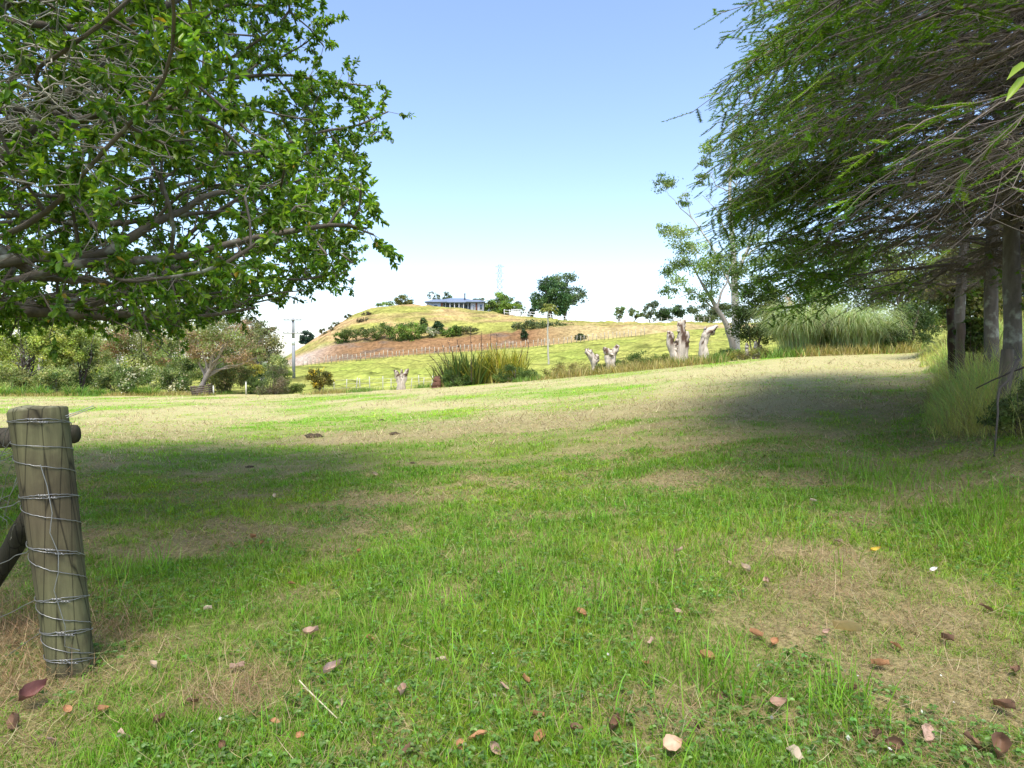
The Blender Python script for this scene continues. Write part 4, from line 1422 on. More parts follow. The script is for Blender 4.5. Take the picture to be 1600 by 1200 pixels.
# wooden crate
b = G(316, 46.6)
t = thing("wooden_crate", "dark slatted timber crate standing at the foot of the twisted tree", "crate", b)
mb = MB()
wd, dp, ht_ = 1.25, .9, .72
for i in range(5):
    z0 = .03 + i * .145
    box(mb, (-wd / 2, -dp / 2, z0), (wd / 2, -dp / 2 + .03, z0 + .11), (.10, .075, .06))
    box(mb, (-wd / 2, dp / 2 - .03, z0), (wd / 2, dp / 2, z0 + .11), (.10, .075, .06))
    box(mb, (wd / 2 + .002, -dp / 2 + .035, z0), (wd / 2 + .032, dp / 2 - .035, z0 + .11), (.09, .07, .055))
    box(mb, (-wd / 2 - .032, -dp / 2 + .035, z0), (-wd / 2 - .002, dp / 2 - .035, z0 + .11), (.09, .07, .055))
mb.build("slats", M_POSTWOOD, t, smooth=False)
for sx in (-1, 1):
    for sy in (-1, 1):
        m2 = MB()
        box(m2, (sx * wd / 2 - .045 * sx - .04, sy * (dp / 2 - .075) - .035, 0), (sx * wd / 2 - .045 * sx + .035, sy * (dp / 2 - .075) + .035, ht_ + .06), (.14, .11, .085))
        m2.build("corner_post", M_POSTWOOD, t, smooth=False)
t.rotation_euler = (0, math.radians(-7), math.radians(12))
for lb, px, tt_ in [("thin white marker post right of the wooden crate", 333, 603), ("thin white marker stake between flowering bush and grey-brown bush", 384, 597)]:
    b = G(px, 46.4)
    mb = MB()
    h_ = float(zray(tt_, 46.4)) - b[2]
    box(mb, (-.035, -.03, -.05), (.035, .03, h_), (.6, .58, .5))
    box(mb, (-.05, -.04, h_), (.05, .04, h_ + .03), (.6, .58, .5))
    o = mb.build("marker_post", M_PLAIN, smooth=False)
    o.location = b
    tag(o, lb, "post", "white marker posts at the garden edge")

# ------------------------------------------------------------------ power pole
Yp = 82
b = G(459, Yp)
t = thing("power_pole", "grey utility pole with two crossarms standing in front of the clay hill", "pole", b)
zt = float(zray(497, Yp)) - b[2]
mb = MB()
box(mb, (-.17, -.14, -.3), (.17, .14, zt * .62), (.27, .28, .29))
box(mb, (-.15, -.125, zt * .62), (.15, .125, zt), (.30, .31, .31))
mb.build("pole", M_PLAIN, t, smooth=False)
mb = MB()
box(mb, (-.178, -.148, zt * .55), (.178, .148, zt * .66), (.75, .76, .76))
mb.build("white_band", M_PLAIN, t, smooth=False)
for py, wd in ((500, 14), (520.5, 15)):
    mb = MB()
    z = float(zray(py, Yp)) - b[2]
    box(mb, (-wd * Yp / 1000, -.26, z - .07), (wd * Yp / 1000, -.15, z + .07), (.30, .29, .28))
    arm = mb.build("crossarm", M_PLAIN, t, smooth=False)
    for f in (-.95, -.5, .5, .95):
        mi = MB()
        xx = f * wd * Yp / 1000
        tubes(mi, np.array([[xx, -.205, z + .06], [xx, -.205, z + .14], [xx, -.205, z + .22], [xx, -.205, z + .30]]), np.array([.03, .07, .06, .04]), 8, (.45, .45, .44), cap=True)
        mi.build("insulator", M_PLAIN, arm)

# ------------------------------------------------------------------ paddock fences
def fence_line(name, label, pts, h, col, wires, prad=.05, step_noise=.15, rail=False, cap_=100, group=None):
    pts = [np.asarray(p) for p in pts]
    t = thing(name, label, "fence", pts[0], group)
    mb = MB()
    tubes(mb, np.array([[0, 0, -.1], [0, 0, h * .5], [0, 0, h]]), prad, 6, col, .05, cap=True)
    proto = mb.build("post", M_PLAIN, t)
    for i, p in enumerate(pts):
        o = proto if i == 0 else proto.copy()
        if i:
            COL.objects.link(o)
            o.parent = t
        o.location = p - pts[0]
        o.scale = (1, 1, rng.uniform(.85, 1.15))
        o.rotation_euler = (rng.normal(0, .03), rng.normal(0, .05), 0)
    for wz in wires:
        w = MB()
        line = np.array(pts) + np.array([0, -prad - .01, wz * h])
        tubes(w, line, .045 if rail else .008, 4, col)
        w.build("rail" if rail else "wire", M_PLAIN, t, origin=pts[0])
    return t


pp = []
px = 474.0
while px < 1010:
    pp.append(G(px, 109.4))
    px += rng.uniform(4.8, 8.0)
fence_line("paddock_fence", "long batten and wire fence along the foot of the clay bank", pp[:98], 1.25, (.42, .38, .30), (.3, .6, .9), .055)
fence_line("paddock_fence", "thin post and wire fence low behind the small horned stump", [G(px, 47.5) for px in (505, 522, 541, 556, 563, 578, 598, 611, 642, 655, 661, 674)], 1.0, (.50, .47, .40), (.35, .65, .95), .03)
fence_line("paddock_fence", "sparse wire fence on the skyline right of the big dark tree", [G(px, 149) for px in np.arange(890, 1110, 9.5)], 1.3, (.42, .39, .33), (.5, .9), .06)
fence_line("rail_fence", "white two-rail fence in front of the big dark hilltop tree", [G(px, 146) for px in np.arange(788, 886, 8)], 1.25, (.78, .78, .76), (.45, .92), .07, rail=True)

# ------------------------------------------------------------------ thin palm
b = G(857, 76)
t = thing("palm_tree", "slender palm with a tall pale trunk and a yellow-green tuft of fronds", "palm", b)
top = at(857, 484, 76)
mb = MB()
tubes(mb, curve_pts(b - [0, 0, .2], top, (-.1, 0, 0), 10, .004), np.linspace(.11, .08, 10), 8, (.50, .46, .37), .03)
mb.build("trunk", M_PALEBARK, t, origin=b)
mb = MB()
for k in range(17):
    a = k * 2.4
    el = rng.uniform(.2, 1.35)
    L = rng.uniform(1.1, 1.6)
    s = np.linspace(0, 1, 8)
    hd = np.array([math.cos(a), math.sin(a)])
    fp = np.stack([top[0] + hd[0] * s * L * math.cos(el), top[1] + hd[1] * s * L * math.cos(el), top[2] + s * L * math.sin(el) * 1.2 - .75 * L * s ** 2.4], 1)
    tubes(mb, fp, .015, 4, (.35, .34, .12))
    m = 60
    f = rng.uniform(.15, 1, m) * 7
    j = np.minimum(f.astype(int), 6)
    pos = fp[j] + (fp[j + 1] - fp[j]) * (f - j)[:, None]
    sd_ = np.array([-hd[1], hd[0], 0])
    ld = nrm(sd_ * np.where(np.arange(m) % 2 == 0, 1, -1)[:, None] + nrm(fp[j + 1] - fp[j]) * .7 + np.array([0, 0, -.35]))
    leaves(mb, pos, ld, rdir(m, 2), .34, .06, vary(pick([(.34, .36, .08), (.24, .29, .07), (.42, .40, .15)], m), m, .12, .04))
mb.build("fronds", M_FOL, t, smooth=False, origin=b)

# ------------------------------------------------------------------ weedy shrubs along the lawn's far edge
WD = [(.09, .15, .035), (.13, .19, .045), (.06, .11, .03)]
for lb, px, Y, bl, cols, n in [
        ("low feathery green shrub in front of the flax, left", 708, 41, [(705, 592, 18, 13), (725, 596, 16, 9)], WD, 4200),
        ("low feathery green shrub at the right end of the flax", 805, 40.2, [(800, 584, 20, 13), (826, 586, 14, 10), (785, 590, 14, 8)], WD, 5200),
        ("yellow-brown scrubby shrub left of the crooked stump", 888, 40, [(880, 578, 22, 9), (905, 574, 16, 8), (862, 582, 14, 7)], [(.27, .23, .08), (.17, .19, .05), (.32, .27, .12)], 3800),
        ("leafy green shrub between the close pair of stumps and the tall one", 1000, 38.5, [(985, 565, 18, 11), (1005, 561, 18, 13), (1022, 566, 14, 10), (968, 570, 12, 8)], WD + [(.17, .21, .05)], 5600),
        ("small green shrub in front of the close stump pair", 943, 38.2, [(942, 575, 12, 7), (958, 577, 10, 5)], WD, 1600),
        ("ragged yellow-green shrub left of the tall pollard stump", 1035, 37.5, [(1034, 563, 14, 8), (1045, 570, 8, 4)], [(.22, .25, .06), (.16, .20, .05)], 1900),
        ("low dark green shrub right of the bent-headed stump", 1128, 36, [(1128, 556, 14, 9), (1145, 552, 12, 10)], WD, 2600),
        ("tawny grassy shrub before the three short stumps", 1160, 35, [(1152, 555, 18, 7), (1185, 552, 20, 8)], [(.34, .28, .10), (.24, .25, .07)], 2800)]:
    shrub("weedy_shrub", lb, "shrub", px, Y, bl, cols, n, .095, "weedy shrubs along the lawn's far edge", asp=.35)

# ------------------------------------------------------------------ right background trees
GUM = [(.16, .23, .07), (.12, .19, .06), (.22, .28, .10)]
b = G(1148, 44)
t = thing("poplar_tree", "tall sparse tree with pale bare limbs against the sky, right of the stumps", "tree", b, "thin pale trees right of the stumps")
tm, lm = MB(), MB()
def P3(pts, Y): return np.array([at(a, c, Y) for a, c in pts])
def limb(mb, pts, r0, r1, Y, col, k=7):
    p = P3(pts, Y)
    t1 = np.linspace(0, 1, 12)
    t0 = np.linspace(0, 1, len(p))
    pi = np.stack([np.interp(t1, t0, p[:, i]) for i in range(3)], 1)
    pi[1:-1] = (pi[:-2] + 2 * pi[1:-1] + pi[2:]) / 4
    pi[1:-1] += rng.normal(0, .03, (10, 3))
    tubes(mb, pi, np.linspace(r0, r1, 12), k, col, .04)
    return pi
pc = (.50, .46, .41)
tips = []
limb(tm, [(1150, 560), (1149, 480), (1147, 420), (1142, 350), (1140, 300), (1143, 240), (1146, 190)], .30, .03, 44, pc)
for pts, r in [([(1149, 440), (1165, 400), (1176, 360), (1178, 300)], .16), ([(1145, 380), (1128, 350), (1118, 325), (1098, 305)], .07), ([(1140, 330), (1150, 290), (1158, 250)], .06),
               ([(1142, 300), (1120, 290), (1108, 270)], .05), ([(1148, 460), (1110, 380), (1080, 340), (1045, 305)], .09), ([(1080, 340), (1075, 320), (1070, 300)], .04),
               ([(1165, 400), (1190, 380), (1205, 350)], .07), ([(1141, 280), (1132, 250), (1128, 225)], .04), ([(1150, 320), (1168, 300), (1180, 270)], .05), ([(1178, 330), (1190, 300), (1196, 260)], .05)]:
    p = limb(tm, pts, r, .015, 44 + rng.normal(0, .8), pc, 5)
    tips.append(p)
for p in tips:
    for q_ in range(10):
        i = rng.integers(4, 12)
        d = rdir(1, .5)[0] * rng.uniform(.5, 1.3)
        tubes(tm, curve_pts(p[i], p[i] + d, (0, 0, .1), 5, .04), np.linspace(.014, .005, 5), 3, pc)
lb_ = [(1030, 285, 20, 14), (1095, 280, 14, 10), (1070, 312, 14, 10), (1112, 230, 22, 12), (1160, 215, 26, 14), (1180, 250, 22, 20), (1195, 300, 24, 24), (1150, 260, 20, 20), (1100, 250, 12, 10)]
crown_mesh(lm, crown_px(1148, 44, lb_), 9, 6500, .15, GUM, .25)
tm.build("trunk", M_PALEBARK, t, origin=b)
lm.build("crown", M_FOL, t, smooth=False, origin=b)

b = G(1138, 41)
t = thing("poplar_tree", "leafy pale green tree with slanting trunks beside the dark shrub", "tree", b, "thin pale trees right of the stumps")
tm, lm = MB(), MB()
bc = (.30, .27, .23)
limb(tm, [(1146, 545), (1138, 510), (1125, 490), (1110, 465), (1095, 440)], .22, .08, 41, bc)
for pts, r in [([(1136, 505), (1115, 480), (1085, 455), (1060, 465)], .09), ([(1095, 440), (1080, 410), (1060, 380)], .06), ([(1110, 465), (1112, 420), (1105, 380)], .08), ([(1120, 482), (1135, 440), (1150, 400)], .09), ([(1085, 455), (1060, 445), (1040, 440)], .04)]:
    limb(tm, pts, r, .015, 41 + rng.normal(0, .6), bc, 5)
crown_mesh(lm, crown_px(1138, 41, [(1060, 370, 30, 20), (1035, 360, 18, 12), (1085, 400, 30, 26), (1060, 430, 26, 26), (1115, 420, 32, 30), (1095, 455, 26, 18), (1140, 400, 34, 36), (1045, 455, 16, 14), (1160, 440, 26, 26), (1175, 390, 26, 30)]), 10, 13500, .14,
           [(.17, .25, .07), (.13, .20, .06), (.24, .32, .11), (.30, .36, .15)], .23)
tm.build("trunk", M_PALEBARK, t, origin=b)
lm.build("crown", M_FOL, t, smooth=False, origin=b)

shrub("evergreen_shrub", "dense dark evergreen shrub between the slanting tree and pampas grass", "shrub", 1180, 38.5, [(1180, 490, 34, 40), (1200, 470, 26, 26), (1165, 510, 26, 30), (1205, 515, 22, 26), (1185, 455, 22, 20)], [(.035, .062, .014), (.055, .085, .018), (.10, .13, .02)], 15000, .13, tr=.08, stems=3, per=16)
shrub("evergreen_shrub", "dark feathery shrub at the end of the lawn by the right bank", "shrub", 1420, 33, [(1420, 510, 34, 34), (1395, 520, 26, 26), (1445, 500, 30, 36), (1400, 545, 24, 14)], [(.05, .085, .03), (.08, .13, .04), (.12, .18, .05)], 13000, .14, tr=.08, stems=3, per=16, asp=.25)
tree("backdrop_tree", "bright yellow-green tree glimpsed under the conifer branches", "tree", 1380, 45, [(1360, 420, 50, 40), (1420, 430, 50, 40), (1480, 440, 40, 40), (1400, 470, 60, 30), (1450, 490, 40, 24)], [(.20, .27, .06), (.28, .34, .08), (.14, .21, .05)], 19000, .2, .2, (.2, .17, .14), group="trees behind the conifers")
tree("backdrop_tree", "green leafy tree behind the pampas grass", "tree", 1270, 46, [(1260, 420, 50, 44), (1230, 380, 40, 40), (1300, 440, 50, 40), (1280, 480, 50, 30)], [(.12, .19, .05), (.18, .25, .07), (.09, .14, .04)], 11000, .19, .2, (.2, .17, .14), group="trees behind the conifers")
tree("backdrop_tree", "dark mixed tree behind the conifer trunks at the right edge", "tree", 1570, 24, [(1560, 440, 80, 60), (1640, 450, 80, 80), (1600, 500, 70, 30), (1520, 500, 40, 26), (1500, 450, 50, 40), (1550, 390, 80, 50)], [(.07, .10, .028), (.11, .14, .04), (.17, .17, .06)], 26000, .16, .2, (.12, .1, .08), group="trees behind the conifers")
shrub("broadleaf_shrub", "dark leafy vine-like shrub around the farther conifer trunks", "shrub", 1518, 12.3, [(1512, 525, 18, 18), (1530, 535, 16, 16), (1520, 510, 16, 12), (1505, 545, 10, 10)], [(.05, .09, .025), (.08, .13, .03), (.13, .17, .04)], 2400, .09, tr=.015)
shrub("broadleaf_shrub", "low tangled weed bush at the foot of the grey leaning post", "shrub", 1590, 7.2, [(1590, 640, 30, 24), (1560, 650, 24, 18), (1620, 620, 30, 30)], [(.12, .17, .04), (.20, .23, .07), (.09, .12, .04)], 4200, .05, tr=.008, asp=.3)

# sapling leaf hanging in at the right edge
b = G(1690, 2.6)
t = thing("sapling", "bright yellow-green leaves of a thin sapling at the right edge", "sapling", b)
tm, lm = MB(), MB()
tp = at(1650, 100, 2.6)
tubes(tm, curve_pts(b, tp, (.1, 0, 0), 10, .01), np.linspace(.012, .004, 10), 6, (.2, .2, .1))
tubes(tm, curve_pts(tp + [0, 0, -.02], at(1602, 118, 2.55), (0, 0, .02), 5, .01), .0025, 4, (.2, .22, .08))
pos = np.array([at(1604, 117, 2.55), at(1606, 100, 2.55), at(1640, 110, 2.6), at(1650, 90, 2.6), at(1655, 150, 2.6)])
tgt = np.array([at(1574, 152, 2.5), at(1580, 112, 2.5), at(1625, 180, 2.6), at(1620, 60, 2.6), at(1690, 200, 2.6)])
leaves(lm, pos, tgt - pos, np.array([[-.4, -.8, .4]] * 5), np.linalg.norm(tgt - pos, axis=1), .035, np.array([[.30, .42, .04]] * 5))
tm.build("stem", M_TWIG, t, origin=b)
lm.build("leaves", M_LEAF, t, origin=b)

# ------------------------------------------------------------------ hilltop: house, trees, hedges, pylon
Yh = 163
mpp = Yh / 1000
hx0 = (708 - 800) * mpp
hz = float(zray(489, Yh))
hb = np.array([hx0, Yh, hz])
hb[2] = min(hz, float(H(hx0, Yh)) + .2)
dz = hz - hb[2]
t = thing("hill_house", "low white house with blue-grey hip roofs on the hilltop", "house", hb)


def hx(px): return (px - 708) * mpp


mb = MB()
box(mb, (hx(668), -1, -1), (hx(693), 7, 2.6 + dz), (.44, .50, .60))
box(mb, (hx(693), 1.5, -1), (hx(736), 7, 2.6 + dz), (.34, .38, .46))
box(mb, (hx(736), -1, -1), (hx(756), 7, 2.6 + dz), (.50, .50, .54))
mb.build("wall", M_PLAIN, t, smooth=False)


def hip(px0, px1, y0, y1, z, rise, ins):
    m_ = MB()
    x0, x1 = hx(px0), hx(px1)
    ym = (y0 + y1) / 2
    d_ = min(ins, (x1 - x0) * .45)
    v = [(x0, y0, z), (x1, y0, z), (x1, y1, z), (x0, y1, z), (x0 + d_, ym, z + rise), (x1 - d_, ym, z + rise), (x0, y0, z - .22), (x1, y0, z - .22), (x1, y1, z - .22), (x0, y1, z - .22)]
    m_.add(v, q=[(0, 1, 5, 4), (2, 3, 4, 5), (6, 7, 1, 0), (7, 8, 2, 1), (8, 9, 3, 2), (9, 6, 0, 3), (9, 8, 7, 6)], t=[(1, 2, 5), (3, 0, 4)], c=(.17, .21, .28))
    return m_


r1 = hip(665, 700, -1.8, 7.6, 2.75 + dz, .95, 2).build("roof", M_PLAIN, t, smooth=False)
r2 = hip(674, 752, -1.2, 8.2, 2.72 + dz, 1.35, 4.5).build("roof", M_PLAIN, t, smooth=False)
r3 = hip(729, 758, -1.8, 7.4, 2.78 + dz, .8, 1.6).build("roof", M_PLAIN, t, smooth=False)
mb = MB()
box(mb, (hx(725.2), 1.0, 3.3 + dz), (hx(727), 1.4, 4.9 + dz), (.05, .05, .06))
box(mb, (hx(724.8), .95, 4.9 + dz), (hx(727.4), 1.45, 5.05 + dz), (.05, .05, .06))
mb.build("chimney", M_PLAIN, r2, smooth=False)
for a, c_, y_, z0, z1 in [(671, 675, -1.04, .9, 2.0), (679, 685, -1.04, .9, 2.0), (700, 708, 1.46, .3, 2.2), (712, 720, 1.46, .3, 2.2), (724, 730, 1.46, .9, 2.1), (740, 742, -1.04, .8, 2.1), (750, 754, -1.04, .8, 2.1)]:
    mb = MB()
    box(mb, (hx(a), y_ - .03, z0 + dz), (hx(c_), y_, z1 + dz), (.7, .7, .7))
    f_ = mb.build("window", M_PLAIN, t, smooth=False)
    mb = MB()
    box(mb, (hx(a) + .07, y_ - .05, z0 + dz + .07), (hx(c_) - .07, y_ - .035, z1 + dz - .07), (.2, .25, .3))
    mb.build("pane", M_GLASS, f_, smooth=False)
for a, c_ in [(690, 693), (743.5, 746.5)]:
    mb = MB()
    box(mb, (hx(a), -1.06, 0 + dz), (hx(c_), -1.003, 2.5 + dz), (.22, .10, .07))
    mb.build("brick_panel", M_PLAIN, t, smooth=False)
for a in (697, 704, 711, 718, 725, 732):
    mb = MB()
    box(mb, (hx(a) - .06, -.95, -.3), (hx(a) + .06, -.83, 2.5 + dz), (.75, .75, .75))
    mb.build("verandah_post", M_PLAIN, t, smooth=False)
mb = MB()
box(mb, (hx(694), -1.1, -.6), (hx(735), 1.46, -.05 + dz), (.14, .12, .11))
mb.build("deck", M_PLAIN, t, smooth=False)
mb = MB()
for z in (.35, .7, 1.0):
    box(mb, (hx(720), -1.0, z - .05 + dz), (hx(735), -.96, z + dz), (.06, .05, .05))
mb.build("railing", M_PLAIN, t, smooth=False)

HG = [(.17, .26, .06), (.24, .34, .07), (.11, .17, .045)]
BIG = [(.05, .105, .04), (.075, .15, .05), (.11, .18, .07)]
tree("hilltop_tree", "big dark round-headed tree on the hilltop, denser left half", "tree", 862, 158, [(850, 468, 20, 18), (868, 460, 22, 18), (845, 480, 14, 10), (870, 480, 18, 12), (858, 445, 18, 10), (880, 470, 16, 16), (838, 466, 10, 10)], BIG, 9000, .5, .75, (.10, .08, .06), group="trees along the hilltop", stems=2, per=16)
tree("hilltop_tree", "taller looser grey-green tree behind the big dark tree", "tree", 884, 164, [(878, 440, 26, 11), (895, 455, 18, 16), (903, 465, 11, 16), (885, 470, 14, 22), (862, 437, 14, 8)], [(.08, .13, .06), (.12, .17, .09), (.16, .21, .12)], 4600, .5, .4, (.12, .1, .08), group="trees along the hilltop", per=12)
tree("hilltop_tree", "mixed green tree mound under the pylon", "tree", 778, 166, [(776, 468, 14, 11), (762, 478, 14, 8), (790, 474, 14, 10), (778, 484, 22, 8)], HG + [(.22, .25, .12)], 6000, .42, .2, (.12, .1, .08), group="trees along the hilltop", per=14)
tree("hilltop_tree", "bright lime-green rounded tree right of the pylon mound", "tree", 795, 161, [(792, 476, 12, 7), (804, 480, 10, 7), (785, 486, 10, 5)], [(.20, .28, .05), (.14, .22, .05)], 3200, .38, .15, (.12, .1, .08), group="trees along the hilltop")
tree("hilltop_tree", "thin grey sparse tree at the right of the lime-green tree", "tree", 812, 163, [(811, 476, 6, 8), (816, 484, 6, 6)], [(.20, .22, .16), (.15, .18, .1)], 700, .35, .1, (.2, .18, .15), group="trees along the hilltop")
tree("hilltop_tree", "sparse feathery tree behind the left end of the house", "tree", 680, 178, [(676, 461, 7, 6), (682, 464, 6, 5), (686, 468, 6, 3)], [(.16, .18, .12), (.10, .13, .08)], 420, .4, .1, (.2, .18, .15), group="trees along the hilltop", base=[(680 - 800) * .178, 178, 12.5])
tree("hilltop_tree", "small pointed tree behind the middle of the house roof", "tree", 700, 176, [(700, 460, 4, 6), (700, 466, 7, 5)], [(.14, .18, .09), (.10, .14, .07)], 620, .4, .1, (.2, .18, .15), group="trees along the hilltop", base=[(700 - 800) * .176, 176, 12.5])
tree("hilltop_tree", "faint low tree between the house and the pylon mound", "tree", 748, 178, [(745, 470, 8, 4), (753, 470, 7, 4)], [(.2, .24, .16), (.15, .19, .11)], 620, .4, .1, (.2, .18, .15), group="trees along the hilltop", base=[(748 - 800) * .178, 178, 12])
shrub("topiary_bush", "small dark egg-shaped clipped bush left of the big dark tree", "bush", 830, 150, [(830, 489, 4.5, 7)], [(.03, .055, .025), (.045, .075, .03)], 1500, .28, stems=1, tr=.08)
for lb, px, Y, bl, cols, n in [("rounded olive bush on top of the bare hill", 632, 151, [(632, 470, 12, 7), (641, 473, 6, 4), (624, 473, 6, 4)], [(.15, .17, .05), (.20, .21, .06), (.11, .13, .04)], 2600),
                               ("low dark bush on the hilltop left of the olive bush", 610, 150, [(611, 474, 5, 3), (600, 475, 6, 2.5), (592, 476, 4, 2)], HG, 900),
                               ("dark brown scrub patch on the bare upper slope", 575, 141, [(575, 492, 7, 3.5)], [(.11, .08, .05), (.08, .07, .04)], 500),
                               ("wider brown scrub patch below the upper one", 569, 133, [(569, 502, 10, 3)], [(.13, .10, .06), (.10, .09, .05)], 500),
                               ("lowest ragged bush on the hill's left edge", 508, 142, [(506, 518, 5, 4), (518, 512, 4, 3)], [(.16, .15, .08), (.10, .11, .05)], 500),
                               ("higher ragged bush on the hill's left edge", 528, 146, [(526, 505, 5, 4)], [(.14, .15, .08), (.10, .11, .05)], 320),
                               ("small scrub tuft near the brow on the hill's left edge", 545, 148, [(545, 494, 5, 2.6)], [(.14, .12, .07), (.10, .11, .05)], 320),
                               ("dark round bush above the hanging shrubs, left one of two", 663, 121, [(663, 504, 5, 6)], [(.06, .10, .03), (.09, .13, .04)], 900),
                               ("larger dark round bush above the hanging shrubs, right one of two", 684, 120, [(684, 511, 7, 8)], [(.035, .07, .025), (.05, .09, .03)], 1500),
                               ("bright green bush at the right end of the hanging shrubs", 705, 118, [(702, 520, 10, 7), (712, 516, 8, 6)], [(.17, .25, .04), (.11, .17, .035)], 2200),
                               ("green trailing shrub hanging over the clay at the left", 535, 117.5, [(536, 533, 6, 12), (530, 526, 8, 5)], [(.13, .20, .04), (.09, .14, .03)], 1500),
                               ("light green shrub at the left end of the hanging shrubs", 555, 118, [(550, 522, 14, 6), (568, 520, 10, 6)], [(.17, .21, .06), (.12, .16, .05)], 2000),
                               ("mixed light green shrub on the clay bank, second from left", 590, 118, [(585, 518, 14, 8), (603, 515, 10, 8)], [(.15, .21, .05), (.09, .14, .035), (.2, .24, .08)], 2400),
                               ("large dark green shrub on the clay bank with a hanging tail", 622, 117.5, [(620, 517, 14, 10), (627, 533, 8, 9), (632, 517, 10, 10)], HG, 3000),
                               ("dark green shrub drooping over the clay right of the large one", 647, 117.5, [(646, 517, 14, 10), (645, 530, 8, 7), (655, 514, 10, 8)], HG, 2800),
                               ("pale flowering shrub between the two round dark bushes", 673, 118, [(672, 519, 10, 6)], [(.24, .28, .12), (.15, .2, .06), (.4, .4, .3)], 1200),
                               ("low dull shrub on the bank above the flax tips", 728, 119, [(726, 514, 10, 4), (738, 516, 8, 3)], [(.14, .16, .06), (.19, .19, .08)], 900),
                               ("long dark hedge-like shrub on the bank, left section", 818, 118.5, [(812, 511, 12, 6), (830, 509, 14, 6), (818, 520, 10, 6)], [(.08, .11, .04), (.12, .15, .06), (.16, .17, .08)], 2400),
                               ("long dark hedge-like shrub on the bank, middle section behind the palm", 855, 118.5, [(848, 512, 14, 7), (868, 512, 12, 7), (855, 522, 12, 6)], [(.08, .11, .04), (.12, .15, .06), (.16, .17, .08)], 2600),
                               ("long dark hedge-like shrub on the bank, right section", 895, 118.5, [(885, 514, 12, 7), (902, 515, 11, 6), (890, 522, 12, 5)], [(.07, .10, .04), (.10, .13, .05), (.16, .17, .08)], 2400),
                               ("small dark bush low on the bank left of the palm trunk", 818, 113, [(818, 522, 5, 6)], [(.04, .07, .03)], 700),
                               ("small dark round bush at the right foot of the bank", 907, 111.8, [(907, 528, 7, 5)], [(.06, .09, .03), (.04, .07, .03)], 800)]:
    bl = [(q_[0], q_[1], q_[2] * 1.18, q_[3] * 1.2) for q_ in bl]
    shrub("hill_bush", lb, "bush", px, Y, bl, cols, n, .3, "bushes on the bare hill and clay bank", tr=.05, stems=2, nl=2, base=[(px - 800) / 1000 * Y, Y, min(float(H((px - 800) / 1000 * Y, Y)), float(zray(bl[0][1] + bl[0][3], Y)) + .3)])
for lb, px, Y, bl, cols, n in [("pale thin tree at the left end of the skyline row", 967, 175, [(967, 484, 8, 8), (966, 492, 6, 6)], [(.17, .22, .09), (.22, .26, .12)], 900),
                               ("low pale tree second from left in the skyline row", 990, 176, [(988, 488, 8, 6), (996, 492, 7, 6)], [(.17, .22, .09), (.22, .26, .12)], 900),
                               ("grey-green tree third from left in the skyline row", 1015, 178, [(1014, 483, 10, 9), (1020, 476, 8, 6), (1010, 492, 9, 6)], [(.12, .16, .09), (.17, .2, .12)], 1500),
                               ("dense dark tree clump right of the skyline row", 1055, 172, [(1045, 490, 20, 8), (1065, 486, 16, 8), (1030, 495, 12, 6)], [(.05, .09, .035), (.08, .12, .05)], 4200),
                               ("dull green tree clump behind the slanting tree", 1110, 168, [(1100, 490, 24, 12), (1130, 488, 22, 14)], [(.11, .15, .06), (.15, .18, .08)], 4600)]:
    tree("skyline_tree", lb, "tree", px, Y, bl, cols, n, .48, .16, (.14, .12, .1), group="trees on the skyline right of the hill", per=9, base=[(px - 800) / 1000 * Y, Y, min(float(H((px - 800) / 1000 * Y, Y)), float(zray(506, Y)))])

# white timber yard rails by the lime-green tree
b = G(806, 148)
t = thing("stock_yard", "small white timber pen on the hilltop left of the clipped bush", "pen", b)
for i in range(5):
    mb = MB()
    xx = (i - 2) * .5
    box(mb, (xx - .06, -.06, -.2), (xx + .06, .06, 1.7), (.75, .74, .72))
    mb.build("post", M_PLAIN, t, smooth=False)
for z in (.45, 1.0, 1.55):
    mb = MB()
    box(mb, (-1.15, -.11, z), (1.15, -.065, z + .14), (.78, .77, .75))
    mb.build("rail", M_PLAIN, t, smooth=False)

# pylon
Yy = 430
t = thing("pylon", "faint steel lattice pylon rising behind the hilltop trees", "pylon", ((781 - 800) * .43, Yy, float(zray(500, Yy))))
zt = float(zray(414, Yy)) - t.location.z
mb = MB()
def wid(s): return 2.6 * (1 - s) ** 1.2 + .9
lv = np.linspace(0, 1, 11)
cn = [(-1, -1), (1, -1), (1, 1), (-1, 1)]
for i, s in enumerate(lv[:-1]):
    s2 = lv[i + 1]
    for j in range(4):
        a = np.array([cn[j][0] * wid(s), cn[j][1] * wid(s), s * zt])
        c_ = np.array([cn[j][0] * wid(s2), cn[j][1] * wid(s2), s2 * zt])
        k2 = (j + 1) % 4
        a2 = np.array([cn[k2][0] * wid(s), cn[k2][1] * wid(s), s * zt])
        c2 = np.array([cn[k2][0] * wid(s2), cn[k2][1] * wid(s2), s2 * zt])
        for p0, p1 in ((a, c_), (a, c2), (a2, c_), (c_, c2)):
            tubes(mb, np.array([p0, p1]), .09, 4, (.42, .45, .48))
mb.build("lattice", M_PLAIN, t)
for s in (.72, .84, .96):
    for sx in (-1, 1):
        mb = MB()
        for dz_ in (0, .9):
            for sy in (-.5, .5):
                tubes(mb, np.array([[sx * wid(s), sy, s * zt + dz_], [sx * 2.9, 0, s * zt + .3]]), .07, 4, (.42, .45, .48))
        mb.build("crossarm", M_PLAIN, t)

